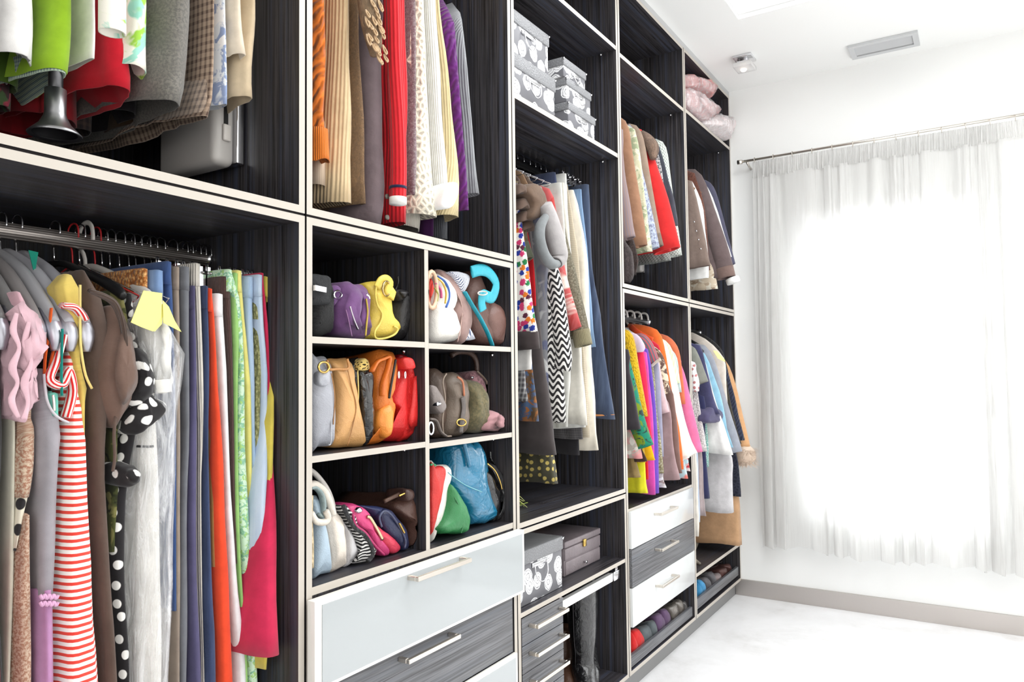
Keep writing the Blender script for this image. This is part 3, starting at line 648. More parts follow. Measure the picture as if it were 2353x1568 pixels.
bag('mauve fabric handbag with zip and ticking stripe lining on top right shelf',Z5,1.274,[('body',[(1030,690),(1010,640),(1030,600),(985,500),(990,380),(935,290),(900,215),(960,208),(1010,240),(1062,340),(1098,440),(1112,560),(1090,640),(1060,685)],mv,dict(wr=.006,wf=16,dy=.01,r=.024)),
 ('lining',[(985,215),(1060,222),(1110,252),(1095,320),(1070,356),(1040,310),(1010,250)],M((236,236,240),'vstripe',(96,104,130),s=60),dict(dy=.0,r=.01,sh=.1)),('lining_corner',[(1098,560),(1142,640),(1138,656),(1085,660),(1090,620)],M((232,232,238),'vstripe',(96,104,130),s=60),dict(dy=.014,r=.008,sh=.05)),
 ('zip',[(992,428),(1000,470),(990,530)],M((170,160,156),'metal'),tb(.004,.003)),('seam',[(1040,360),(1070,450),(1062,560),(1040,670)],Su(188,158,150),tb(.004,.0016))],group=G1)
br=L(104,74,66)
bag('brown handbag with turquoise strap and trim, right end of top shelf',Z5,1.274,[('body',[(1160,682),(1120,600),(1090,500),(1072,380),(1090,230),(1130,215),(1175,270),(1200,380),(1225,480),(1260,640),(1290,700),(1230,696)],br,dict(wr=.007,wf=13,dy=.01,r=.03)),
 ('side_pocket',[(1215,620),(1195,490),(1240,420),(1285,440),(1300,515),(1335,535),(1374,630),(1362,680),(1310,702),(1260,690)],L(112,80,72),dict(wr=.008,wf=15,dy=.0,r=.03)),
 ('turquoise_trim',[(1084,350),(1130,430),(1185,520),(1235,620),(1264,698)],M((36,160,180),'leather'),tb(.0,.0075,flat=.4)),
 ('strap',[(1130,222),(1190,208),(1245,230),(1288,300),(1262,385),(1205,372),(1195,420),(1205,470)],M((40,170,190),'leather'),tb(-.01,.017,flat=.22,steps=34,fdir=(0,1,0))),('buckle',[(1200,358)],NICKEL,dict(t='ring',rx=30,ry=12,dy=-.022,rad=.0022,d=.0))],group=G1)
gy=L(168,170,178)
bag('pale grey leather tote with gold ring tab, far left of middle shelf',Z5,1.036,[('body',[(80,1382),(80,815),(130,806),(190,806),(212,880),(224,1010),(232,1150),(234,1330),(216,1372),(140,1380)],gy,dict(wr=.002,r=.018)),
 ('tab',[(148,895),(205,882),(216,930),(208,975),(178,992),(145,980),(138,940)],L(176,178,186),dict(dy=-.012,r=.006,sh=.22,wr=0)),('ring',[(179,868)],BRASS,dict(t='ring',rx=34,ry=34,dy=-.016,rad=.0026,d=.006)),('stitching',[(212,1000),(222,1100),(226,1340),(210,1368)],L(190,192,198),tb(-.002,.0012))],group=G2)
tn=L(206,156,98)
bag('tan leather tote narrowing at the top on middle shelf',Z5,1.036,[('body',[(222,1370),(232,1250),(246,1050),(225,900),(204,812),(260,803),(328,806),(336,880),(362,980),(402,1180),(426,1340),(412,1370),(320,1374)],tn,dict(wr=.003,wf=14,r=.024)),
 ('rim',[(200,815),(215,872),(262,872),(336,868),(330,806)],L(190,134,76),tb(-.003,.003)),('seam',[(334,880),(360,990),(388,1110),(368,1230),(332,1366)],L(168,118,66),tb(-.004,.0012)),('seam',[(228,900),(250,1050),(240,1230)],L(168,118,66),tb(-.004,.0012))],group=G2)
pt=M((22,22,24),'patent')
bag('black patent bag with leopard lining standing beside the tan tote',Z5,1.036,[('body',[(440,1330),(420,1200),(414,1000),(412,860),(440,848),(480,850),(484,1000),(499,1170),(486,1290),(462,1330)],pt,dict(wr=.004,r=.014,dy=-.0)),
 ('back_half',[(430,1340),(405,1180),(375,1000),(345,830),(385,775),(405,790),(408,1000),(430,1200)],M((28,27,28),'patent'),dict(dy=.02,r=.012)),('lining',[(405,850),(410,800),(436,776),(462,795),(466,850)],M((214,186,110),'dots',(40,30,20),s=130),dict(dy=.006,r=.006,sh=.1,wr=0)),
 ('gold_trim',[(396,850),(402,1000),(396,1100),(400,1170)],M((190,170,110),'metal'),tb(.012,.002))],group=G2)
og=L(226,124,44)
bag('orange leather crumpled handbag on middle shelf',Z5,1.036,[('body',[(470,1350),(432,1356),(490,1285),(502,1180),(478,1080),(478,900),(500,800),(540,746),(598,762),(622,800),(612,880),(560,990),(570,1080),(610,1120),(616,1250),(592,1300),(520,1345)],og,dict(wr=.009,wf=17,r=.028)),
 ('pocket',[(530,1240),(540,1130),(598,1082),(614,1130),(612,1240),(590,1300),(555,1305)],L(238,146,60),dict(dy=-.012,r=.014,sh=.2,wr=.004)),('strap',[(486,880),(520,820),(560,800),(600,790),(585,870),(556,960),(552,1040)],L(220,112,34),tb(-.006,.008,flat=.5))],group=G2)
rd=L(206,34,34)
bag('red grained leather handbag at the right end of the middle left shelf',Z5,1.036,[('body',[(540,1350),(510,1345),(560,1300),(610,1270),(608,1150),(560,1075),(620,870),(640,820),(676,822),(682,900),(672,1050),(680,1250),(660,1350)],rd,dict(wr=.004,wf=14,r=.03)),
 ('side_lobe',[(650,1350),(640,1240),(670,1080),(682,920),(690,820),(740,812),(747,900),(742,1120),(756,1210),(766,1290),(750,1330),(700,1348)],L(214,40,38),dict(wr=.004,wf=14,dy=-.004,r=.03)),
 ('back_panel',[(668,800),(742,806),(744,860),(680,850)],L(150,22,24),dict(dy=.03,r=.008,sh=.05)),('strap_end',[(688,822),(742,820),(764,872),(752,890),(706,886)],L(220,48,44),dict(dy=-.02,r=.006,sh=.2,wr=0)),
 ('piping',[(642,830),(630,900),(612,1000),(600,1080)],M((30,24,24),'leather'),tb(-.006,.003)),('eyelet',[(662,928)],CHROME,dict(t='ring',rx=4,ry=22,dy=-.003,rad=.0014)),('eyelet',[(703,928)],CHROME,dict(t='ring',rx=4,ry=22,dy=-.005,rad=.0014))],group=G2)
tp=L(112,98,86)
bag('taupe leather rucksack with buckle strap on middle right shelf',Z5,1.031,[('body',[(950,1298),(942,1180),(958,1060),(942,950),(968,895),(1015,893),(1070,935),(1086,1000),(1080,1120),(1085,1220),(1060,1290),(1000,1303)],tp,dict(wr=.003,wf=14,r=.03)),
 ('back_pouch',[(870,1290),(856,1130),(856,900),(880,862),(925,880),(950,930),(950,1100),(945,1290)],L(84,68,58),dict(dy=.02,r=.02)),('flap',[(856,985),(885,972),(905,1000),(955,1100),(944,1146),(918,1152),(870,1080)],L(128,118,114),dict(dy=-.014,r=.01,sh=.18)),
 ('snap',[(905,1084),(928,1076),(930,1100),(908,1106)],CHROME,dict(t='puff',dy=-.022,r=.004,sh=.23,wr=0,N=16)),('piping',[(968,898),(945,950),(960,1060),(944,1180),(952,1290),(1000,1300)],L(140,124,110),tb(-.004,.0022)),
 ('zip',[(1040,920),(1072,950),(1082,1040)],M((176,110,80),'flat'),tb(-.006,.003)),('strap',[(1072,1050),(1080,1120),(1070,1190),(1062,1280)],M((92,84,80),'leather'),tb(-.008,.009,flat=.3,fdir=(0,1,0))),('buckle',[(1064,1212)],BRASS,dict(t='ring',rx=30,ry=22,dy=-.018,rad=.0022)),
 ('key_ring',[(868,1250)],CHROME,dict(t='ring',rx=16,ry=40,dy=-.016,rad=.003)),('dangling_strap',[(860,1190),(900,1200),(930,1270),(965,1300)],L(110,100,94),tb(-.014,.006,flat=.5))],group=G2,cat='rucksack',name='rucksack')
bag('olive tweed soft bag between the rucksack and the mauve bag',Z5,1.031,[('body',[(1100,1285),(1084,1240),(1096,1140),(1082,1000),(1095,956),(1130,952),(1175,980),(1212,1050),(1222,1170),(1210,1265),(1165,1292)],M((122,112,84),'suede',(96,92,70),s=120),dict(wr=.009,wf=18,dy=.02,r=.03))],group=G2)
bag('dusty mauve embroidered bag with looped handle at back of middle right shelf',Z5,1.031,[('body',[(1110,1260),(1120,1000),(1115,910),(1150,885),(1190,915),(1240,980),(1296,1075),(1290,1100),(1255,1140),(1215,1150),(1180,1260)],M((128,94,100),'suede',(160,120,126),s=90),dict(dy=.06,r=.014)),
 ('piping',[(1165,890),(1215,940),(1258,1010),(1298,1080),(1262,1132)],L(120,104,92),tb(.055,.003)),('handle',[(1000,790),(1040,768),(1100,768),(1140,790),(1160,830),(1165,890)],L(66,48,40),tb(.07,.008)),('rivet',[(1136,932)],CHROME,dict(t='ring',rx=5,ry=5,dy=.056,rad=.002))],group=G2,y0=.03)
bag('small crumpled pink cloth bag at right end of the middle right shelf',Z5,1.031,[('body',[(1240,1274),(1206,1262),(1212,1190),(1235,1156),(1275,1150),(1335,1168),(1362,1218),(1356,1260),(1310,1274)],M((196,150,154),'suede'),dict(wr=.014,wf=26,r=.024))],group=G2,depth=.14)
lb=L(176,196,212)
bag('pale blue leather handbag at far left of the bottom cubby floor',Z6,FL,[('body',[(100,912),(98,640),(90,430),(110,400),(138,412),(158,520),(180,640),(205,790),(218,880),(200,892),(150,900)],lb,dict(wr=.003,r=.016)),
 ('handle',[(86,352),(120,350),(155,385),(172,450),(164,530),(140,520)],L(150,168,168),tb(.0,.009,flat=.5)),('beaded_edge',[(94,400),(92,560),(98,720),(98,860)],M((222,200,160),'knit'),tb(-.004,.005))],group=G3)
bag('cream handbag with tall looped handle on the bottom cubby floor',Z6,FL,[('body',[(212,876),(200,760),(180,640),(168,520),(200,476),(278,520),(288,600),(296,720),(300,820),(282,848)],L(222,212,200),dict(wr=.003,r=.02)),
 ('handle',[(84,226),(130,262),(190,340),(225,420),(245,515)],L(206,200,194),tb(.03,.006)),('handle',[(84,328),(125,322),(180,365),(215,440),(235,515)],L(226,218,206),tb(.0,.008)),('loop',[(96,505),(130,555),(185,560),(204,530),(190,490)],L(232,222,208),tb(-.012,.007))],group=G3)
bag('pale grey soft pouch behind the cream handbag, bottom cubby floor',Z6,FL,[('body',[(310,836),(300,800),(296,640),(284,535),(306,550),(338,600),(366,700),(380,745),(368,795)],L(206,204,206),dict(wr=.003,r=.016,dy=.01))],group=G3)
bag('black and white beaded clutch on the bottom cubby floor',Z6,FL,[('body',[(345,824),(362,790),(378,740),(340,620),(290,520),(258,470),(285,450),(318,500),(350,575),(400,625),(445,655),(480,720),(490,765),(462,808),(400,824)],M((22,22,24),'stripe',(210,208,206),s=42),dict(wr=.006,wf=30,r=.02)),
 ('beaded_edge',[(300,460),(330,530),(375,600),(430,640),(470,700),(486,770),(455,812)],M((60,60,62),'knit'),tb(-.002,.005))],group=G3)
bag('hot pink wallet clutch on the bottom cubby floor',Z6,FL,[('body',[(560,788),(510,772),(462,690),(430,630),(380,600),(340,540),(310,480),(345,452),(400,468),(438,515),(462,590),(500,660),(545,720),(576,772)],L(206,62,120),dict(wr=.003,r=.018)),
 ('clasp',[(380,500),(405,478),(420,500),(400,520)],CHROME,dict(t='puff',dy=-.008,r=.004,sh=.22,wr=0,N=16)),('fold_line',[(362,520),(378,590),(440,640),(500,720),(560,780)],L(176,44,100),tb(-.004,.003))],group=G3)
bag('rose red clasp purse on the bottom cubby floor',Z6,FL,[('body',[(610,774),(560,752),(520,700),(470,640),(452,590),(475,578),(530,610),(600,670),(645,720),(648,752)],L(210,58,84),dict(wr=.003,r=.016)),
 ('clasp_frame',[(452,540),(470,545),(510,610),(548,682)],M((214,196,160),'metal'),tb(-.004,.004))],group=G3)
bag('navy blue leather wallet bag with gold bar on the bottom cubby floor',Z6,FL,[('body',[(660,750),(620,700),(560,640),(525,570),(520,520),(560,488),(600,500),(645,555),(690,640),(697,730)],L(38,44,78),dict(wr=.003,r=.018)),
 ('top_flap',[(525,560),(440,500),(400,466),(480,468),(570,484),(600,505),(560,520)],L(42,50,90),dict(dy=.02,r=.012)),('piping',[(545,600),(530,540),(560,500),(600,520),(650,590),(694,680),(690,735)],L(70,76,104),tb(-.004,.0025)),
 ('gold_bar',[(655,578),(662,575),(694,636),(688,642)],BRASS,dict(t='plate',dy=-.01,th=.004))],group=G3)
bag('dark brown leather shoulder bag at right end of the bottom left cubby floor',Z6,FL,[('body',[(710,738),(698,700),(700,600),(660,540),(620,480),(660,430),(700,392),(738,425),(768,520),(794,620),(798,690),(760,722)],L(84,58,50),dict(wr=.005,wf=16,r=.028)),
 ('strap',[(560,450),(620,420),(690,388)],L(92,66,54),tb(.02,.005)),('strap_tab',[(690,378),(734,370),(742,428),(700,446)],L(72,50,44),dict(dy=-.006,r=.008,sh=.18)),('loop',[(655,414),(690,398)],BRASS,tb(-.002,.0025))],group=G3)
bag('red and white leather handbag beside the cubby divider, bottom right',Z6,FL,[('body',[(852,662),(850,205),(880,200),(971,212),(958,320),(935,430),(905,560),(870,640)],L(236,232,224),dict(wr=.002,r=.014)),
 ('red_panel',[(852,628),(850,212),(868,206),(938,216),(930,320),(905,450),(876,560)],L(206,44,38),dict(dy=-.006,r=.010,sh=.2,wr=.003)),('green_trim',[(852,198),(880,200),(884,206)],M((40,140,90),'leather'),tb(.0,.003))],group=G3)
bag('green leather slouchy bag on the bottom right cubby floor',Z6,FL,[('body',[(1020,674),(940,668),(868,655),(905,580),(935,460),(950,350),(975,365),(1010,420),(1050,505),(1076,600),(1060,660)],M((46,128,72),'leather'),dict(wr=.008,wf=15,r=.03)),
 ('seam',[(1005,440),(1040,510),(1060,600),(1048,666)],M((36,110,60),'leather'),tb(-.002,.0016))],group=G3)
bag('tall glossy teal blue handbag on the bottom right cubby floor',Z6,FL,[('body',[(1130,612),(1080,616),(1062,530),(1000,420),(966,340),(974,220),(980,100),(1045,58),(1080,100),(1110,52),(1140,90),(1160,180),(1172,260),(1208,430),(1236,550),(1222,598)],M((26,112,148),'patent'),dict(wr=.008,wf=12,r=.034)),
 ('seam',[(966,290),(1010,325),(1080,370),(1180,410)],M((120,180,190),'leather'),tb(-.008,.0014)),('fold',[(1062,80),(1085,180),(1100,250)],M((24,104,140),'patent'),tb(-.006,.006))],group=G3)
bag('dark brown satchel standing behind the teal bag',Z6,FL,[('body',[(890,600),(888,90),(905,78),(966,82),(964,600)],L(78,52,34),dict(wr=.002,r=.012)),('stud',[(942,152)],CHROME,dict(t='ring',rx=5,ry=5,dy=-.002,rad=.0025))],group=G3,y0=.22,depth=.14)
bag('black patent handbag leaning beside the teal bag',Z6,FL,[('body',[(1240,542),(1225,470),(1195,350),(1165,230),(1152,172),(1185,190),(1240,265),(1268,350),(1280,460),(1268,525)],pt,dict(wr=.005,wf=18,r=.02)),
 ('handle',[(1150,130),(1165,170),(1200,210)],pt,tb(.03,.004))],group=G3)
bag('black crinkled patent bag with gold zip at right end of bottom cubby',Z6,FL,[('body',[(1278,548),(1262,530),(1290,470),(1275,380),(1240,260),(1198,190),(1225,180),(1265,205),(1312,275),(1336,370),(1335,460),(1305,530)],M((40,40,42),'patent',s=40),dict(wr=.004,wf=20,r=.02)),
 ('zip',[(1215,186),(1262,228),(1292,290),(1308,350)],BRASS,tb(-.004,.002)),('handle',[(1232,108),(1236,150),(1262,190)],pt,tb(.03,.004))],group=G3)
# ================= LEFT CABINETS: GARMENTS =================
F_=(0,0,1); g=garment
GD='tops and dresses on the lower left rail'; GT='trousers on the lower left rail'; GU='summer clothes in the upper left cabinet'
def HG(kind,S,label,z=1.466,**k): return hanger(kind,(S[0][1]+S[0][2])/2,z,label,**k)
# --- lower left rail: dresses and tops
r_,S=g('dress','black sleeveless dress at the far left edge of the lower rail','dress',F_,[(760,-30,6),(840,-30,18),(980,-40,28),(1150,-40,20),(1300,-40,12),(1568,-40,26)],M((26,26,29)),.07,group=GD)
r_,S=g('dress','crimson dress hem at the bottom left corner of the picture','dress',F_,[(1250,-40,-6),(1320,-40,2),(1450,-40,18),(1568,-40,24)],M((196,34,74)),.04,group=GD,amp=.003)
r_,S=g('dress','narrow ivory satin dress behind the pink chiffon top','dress',F_,[(850,20,42),(1000,24,42),(1200,18,42),(1568,6,36)],M((196,192,176)),.075,group=GD)
r_,S=g('blouse','pale pink chiffon ruffled blouse on a silver hanger','blouse',F_,[(672,26,60,.07),(700,24,80,.06),(760,28,92,.05),(850,24,100,.045),(930,22,76,.05),(965,26,60,.06)],M((206,166,176)),.06,group=GD,amp=.006,wl=.03,sq=2.4)
pk=M((214,176,186)); rr=random.Random(4)
puff('ruffle',F_,[(40,722),(62,705),(92,735),(100,790),(92,850),(80,925),(58,972),(38,950),(30,900),(24,830),(30,770)],.034,.2,pk,r_,r=.016,wr=.014,wf=34,N=60)
for q in ([(38,720),(30,760),(44,800),(28,845),(40,880),(26,920),(42,960)],[(66,740),(58,790),(72,830),(56,880),(64,925),(54,965)]):
    tubeP('ruffle_edge',F_,q,.028,[.003,.005,.003,.006,.003,.005,.003],pk,r_,flat=.4,fdir=(0,1,0))
r_,S=g('dress','beige tweed sleeveless shift dress under the pink chiffon','dress',F_,[(880,44,72,.064,.14),(940,42,84,.064,.3),(1000,44,92),(1060,38,88),(1150,36,78)],M((196,176,154),'cloth',(150,106,86),220),.064,group=GD)
r_,S=g('scarf','yellow black and white patterned scarf hem between the tweed pieces','scarf',F_,[(1140,36,80),(1200,34,62),(1270,34,40)],M((214,208,190),'dots',(40,38,40),s=30),.068,group=GD,amp=.002)
r_,S=g('skirt','long salt-and-pepper beige tweed skirt at the bottom left','skirt',F_,[(1185,56,76),(1260,40,86),(1400,32,92),(1568,34,94)],M((194,170,150),'cloth',(150,110,90),220),.06,group=GD)
r_,S=g('dress','dove grey satin sleeveless dress with scooped armhole','dress',F_,[(850,88,108,.07,.13),(900,84,122,.062,.25),(970,84,161,.05),(1050,88,158,.05),(1180,90,146),(1362,93,132)],M((156,152,158)),.056,group=GD,amp=.003)
sweep('armhole_trim',[PY(101,860,.055),PY(108,920,.05),PY(128,955,.044),PY(158,972,.045)],.002,M((196,192,198)),r_,steps=14)
r_,S=g('skirt','lilac skirt with scalloped lace waist under the grey dress','skirt',F_,[(1358,92,133),(1450,92,136),(1568,92,138)],M((182,134,176)),.052,group=GD)
for v in (1368,1384): sweep('scallop_trim',[PY(92+i*5.2,v+(8 if i%2 else 0),.047) for i in range(9)],.0025,M((214,166,200)),r_,steps=40)
r_,S=g('camisole','dark brown camisole with bright orange straps','top',F_,[(768,100,128,.09,.14),(860,100,132),(930,104,140)],M((58,36,28),'knit'),.1,group=GD)
for a in ([(118,708),(112,760),(104,820),(102,860)],[(134,752),(124,800),(112,850),(106,880)]): tubeP('strap',F_,a,.062,.004,M((226,96,34)),r_,flat=.4)
r_,S=g('camisole','turquoise zipped camisole with thin teal strap','top',F_,[(905,104,150),(925,104,152),(960,108,150)],M((110,190,172)),.05,group=GD,amp=.001)
tubeP('strap',F_,[(143,756),(142,800),(141,860),(142,910)],.046,.0035,M((14,140,128)),r_,flat=.4); tubeP('zip',F_,[(122,908),(124,925),(125,945)],.0455,.002,NICKEL,r_)
st_=M((244,238,232),'stripe',(224,70,58),s=29)
r_,S=g('dress','white sundress with thin coral red horizontal stripes','dress',F_,[(800,152,168,.075,.12),(860,150,180,.06,.2),(960,153,206,.048),(1010,156,215,.04),(1200,146,231),(1400,139,246),(1568,137,262)],st_,.04,group=GD,amp=.005,wl=.06)
rs=M((240,232,228),'vstripe',(212,44,44),s=30)
tubeP('strap',F_,[(142,702),(170,708),(196,735),(188,728)],.058,[.012,.014,.01,.006],rs,r_,flat=.4)
tubeP('knotted_bodice',F_,[(150,770),(130,830),(112,872),(140,885),(158,850),(166,900),(150,960)],.056,[.006,.010,.013,.014,.010,.012,.013],rs,r_,flat=.5,steps=30)
yw=M((222,196,104))
r_,S=g('tank_top','yellow tank top with round armhole between striped and brown tops','top',F_,[(632,150,168,.08,.11),(650,138,188,.07,.12),(700,148,190,.065,.12),(760,160,190,.062,.13),(830,165,194,.062,.2),(870,170,205,.062,.4),(895,172,213),(935,178,206),(1010,180,204)],yw,.062,group=GD,amp=.003,wl=.03)
sweep('armhole_trim',[PY(184,655,.056),PY(184,740,.056),PY(186,800,.054),PY(196,860,.052),PY(211,893,.056)],.002,M((232,210,130)),r_,steps=18)
vb=M((92,76,68),'suede')
r_,S=g('blouse','brown velvet blouse with gathered shoulder and flared sleeve','blouse',F_,[(622,186,200,.1),(650,186,232,.07),(700,188,262,.055),(760,192,278),(850,200,284),(960,208,266),(1100,214,258),(1300,230,262),(1568,244,286)],vb,.055,group=GD,amp=.005,wl=.03)
puff('sleeve',F_,[(262,700),(280,725),(297,780),(304,850),(305,905),(285,948),(262,985),(245,960),(230,915),(226,850),(236,780),(248,720)],.028,.16,M((112,90,80),'suede'),r_,r=.03,wr=.005,wf=20)
tubeP('gathered_seam',F_,[(205,668),(240,682),(264,700),(280,740),(288,790),(290,810)],.03,[.006,.008,.008,.007,.006,.004],M((88,72,64),'rib',s=60),r_,steps=30,flat=.6); tubeP('tie_cord',F_,[(266,955),(262,1000),(264,1050),(259,1084)],.045,.0025,vb,r_)
r_,S=g('top','olive camouflage top squeezed beside the brown blouse','top',F_,[(668,262,290,.08),(760,280,306),(1000,258,275),(1150,254,280),(1265,252,272)],M((72,76,40),'print',(40,44,26),s=16,c3=(120,116,70)),.07,group=GD)
dt=M((34,32,34),'dots',(232,230,226),s=34)
r_,S=g('blouse','black chiffon blouse with white polka dots and ruffled cuff','blouse',F_,[(676,286,312,.08),(740,290,322),(800,300,335),(870,304,345),(1000,286,322),(1110,262,304),(1300,258,292),(1568,272,312)],dt,.066,group=GD,amp=.005)
for ol,n_ in (([(312,800),(345,840),(350,905),(330,935),(296,925),(300,860)],'sleeve'),([(330,905),(372,922),(378,945),(345,975),(310,1000),(296,985),(302,955)],'ruffled_cuff'),([(276,1070),(312,1068),(316,1100),(300,1120),(272,1112)],'ruffled_cuff')): puff(n_,F_,ol,.03,.12,dt,r_,r=.016,wr=.006,wf=30)
wht=M((232,230,224)); 
r_,S=g('jacket','white jacket with rolled sleeve inside clear dry-cleaning plastic','jacket',F_,[(672,326,352,.085),(720,330,372,.07),(800,332,380,.06),(900,318,372),(1000,314,384),(1080,316,388),(1200,316,392),(1568,318,398)],wht,.064,group=GD,amp=.003)
puff('sleeve',F_,[(346,690),(366,684),(376,720),(384,800),(389,865),(386,898),(372,905),(356,880),(342,780)],.034,.12,wht,r_,r=.018,wr=.006,wf=26); tubeP('sleeve_cuff',F_,[(372,872),(374,902)],.042,[.0155,.015],wht,r_,open_end=False,n=16,flat=.9,fdir=(0,1,0)); sweep('black_trim',[PY(314,1026,.055),PY(340,1027,.053),PY(352,1026,.055)],.002,M((30,30,32)),r_)
def film():
    t=NT('clear_film'); n1=t.noise(t.mapp(t.pos(),(55,55,9)),1,4,.65,1.2); t.set(Roughness=.15); t.b.inputs['Base Color'].default_value=(.93,.94,.96,1); t.bump(n1,.8,.012)
    tp=t.n('ShaderNodeBsdfTransparent'); m1=t.n('ShaderNodeMixShader'); t.l(t.ramp(n1,[(.40,(.14,.14,.14,1)),(.72,(.6,.6,.6,1))]),m1.inputs[0]); t.l(tp.outputs[0],m1.inputs[1]); t.l(t.b.outputs[0],m1.inputs[2]); t.l(m1.outputs[0],t.t.nodes['Material Output'].inputs[0]); return t.m
FILM=film()
r_,S=g('garment_bag','clear plastic dry-cleaning cover with yellow ticket over the white jacket','garment bag',F_,[(680,326,372,.06),(740,302,410,.04),(800,330,446,.03),(850,345,450,.026),(900,340,436,.03),(1000,330,432),(1150,322,430),(1300,314,424),(1568,312,408)],FILM,.03,group=GD,amp=.007,wl=.05,hollow=0,yb=.3)
tk=M((238,232,130),'flat')
for q in ([(330,668),(373,674),(370,730),(352,762),(325,752),(301,741)],[(335,690),(378,700),(372,745),(356,762),(330,750)],[(374,690),(388,705),(402,738),(417,763),(395,752),(376,742)]): plate('paper_ticket',F_,q,.018 if q[0][0]!=335 else .021,.0012,tk,r_)
# --- lower left rail: trousers, from the picture
def tr(label,st,mat,y=.085,cat='trousers',nm=None,clip=True,**k):
    r_,S=g(nm or ('jeans' if cat=='jeans' else 'trousers'),label,cat,F_,st,mat,y,group=GT,**({'amp':.0028,'wl':.05,'sq':3.6}|k))
    return r_,S
db=(70,100,150)
tr('terracotta and cream knitted trousers at the left of the clip hangers',[(622,322,346),(680,322,350),(760,330,356),(900,340,360)],M((178,104,44),'knit',(220,170,110)),.1,cat='trousers',top='waist')
tr('mid blue jeans left of the dark blue pair',[(626,350,384),(700,352,388),(760,356,392,.10),(900,366,396,.13),(1000,370,398,.14)],M((96,128,176),'denim',(150,176,210)),.09,cat='jeans')
tr('dark blue jeans right of the mid blue pair',[(606,378,400),(640,382,402),(740,386,404),(1000,395,410),(1400,396,412)],M((46,70,116),'denim',(76,100,150)),.092,cat='jeans')
tr('taupe linen trousers between blue jeans and grey flannel',[(618,401,416),(680,401,417),(760,402,418),(1100,404,418),(1568,404,418)],M((150,136,124)),.09)
tr('grey flannel trousers with turned waistband',[(618,417,443),(680,418,443),(780,420,442),(1000,424,442),(1130,418,438),(1300,414,440),(1568,412,441)],M((110,112,118)),.085)
tr('slate purple trousers beside the ivory pair',[(662,442,450),(780,442,454),(860,442,456),(1000,436,460),(1300,436,459),(1568,444,471)],M((84,80,112)),.083)
tr('ivory corduroy trousers standing tallest on the rail',[(610,443,466),(680,448,468),(800,452,473),(900,455,476),(1000,458,473),(1100,458,466),(1300,459,468),(1568,466,473)],M((214,208,198),'rib',s=60),.088)
tr('dark indigo jeans with orange side stitching',[(662,470,480),(800,472,486),(900,470,487),(1000,468,486),(1300,472,494),(1568,474,504)],M((42,52,80),'denim',(70,84,120)),.084,cat='jeans')
tr('tan cotton trousers behind the orange pair',[(670,474,484),(760,480,490),(900,484,498),(1100,486,500),(1300,488,500)],M((170,120,70)),.092)
tr('bright orange-red trousers left of the white jeans',[(668,480,490),(740,486,498),(800,489,501),(900,490,508),(1000,494,518),(1200,495,529),(1400,500,541),(1568,504,549)],M((226,74,42)),.08)
tr('white jeans between the orange-red and brown pairs',[(680,490,521),(760,498,524),(850,506,529),(1100,519,534),(1300,528,550),(1568,546,578)],M((232,232,234),'cloth'),.084,cat='jeans')
tr('chocolate brown textured trousers',[(640,508,536),(700,516,538),(850,526,541),(1050,530,544),(1300,536,550)],M((86,62,58),'rib',s=90),.09)
tr('plain pale green trousers',[(632,536,550),(700,534,556),(800,538,556),(900,539,552),(1200,543,554),(1500,560,570),(1568,563,574)],M((150,196,116)),.086)
tr('mint and white mosaic print trousers',[(624,518,540),(700,540,560),(850,552,566),(900,549,569),(1100,547,576),(1300,558,586),(1568,574,600)],M((196,222,196),'print',(130,180,150),s=70,c3=(160,200,120)),.084)
tr('pale yellow trousers right of the mint print pair',[(626,538,562),(700,546,566),(800,556,574),(900,564,583),(1100,570,584),(1300,576,586)],M((226,218,128)),.088)
tr('faded light blue jeans with dark waist patch',[(640,564,588),(700,564,590),(760,566,591),(900,574,592),(1100,580,594)],M((140,168,200),'denim',(190,208,226)),.086,cat='jeans')
tr('khaki crocheted trousers hanging between pale jeans',[(690,588,596),(780,590,604),(850,588,607),(950,585,604),(1100,586,600),(1300,582,594),(1420,584,598)],M((140,142,92),'knit',(170,168,120)),.086)
r_,S=tr('pale blue jeans with silver embroidery and frayed short hem',[(636,590,608),(700,592,610),(760,596,613),(850,603,621),(950,604,620),(1100,597,622,.06),(1200,592,616,.058),(1330,594,623,.052),(1447,597,637,.044)],M((176,196,220),'denim',(214,224,236),s=50),.078,cat='jeans')
tr('crimson pink jeans with turned cuff near the right of the rail',[(632,600,607),(760,608,622),(900,612,626),(1100,616,636,.06),(1300,602,650,.035),(1420,598,655,.025),(1508,594,660,.022)],M((206,46,84),'cloth'),.082,cat='jeans')
tr('mustard yellow trousers at the right end of the rail',[(640,607,618),(700,612,626),(760,616,635),(850,622,638),(950,620,637,.06),(1100,615,634,.06),(1300,606,632,.06),(1540,600,627,.06)],M((214,196,88)),.092)
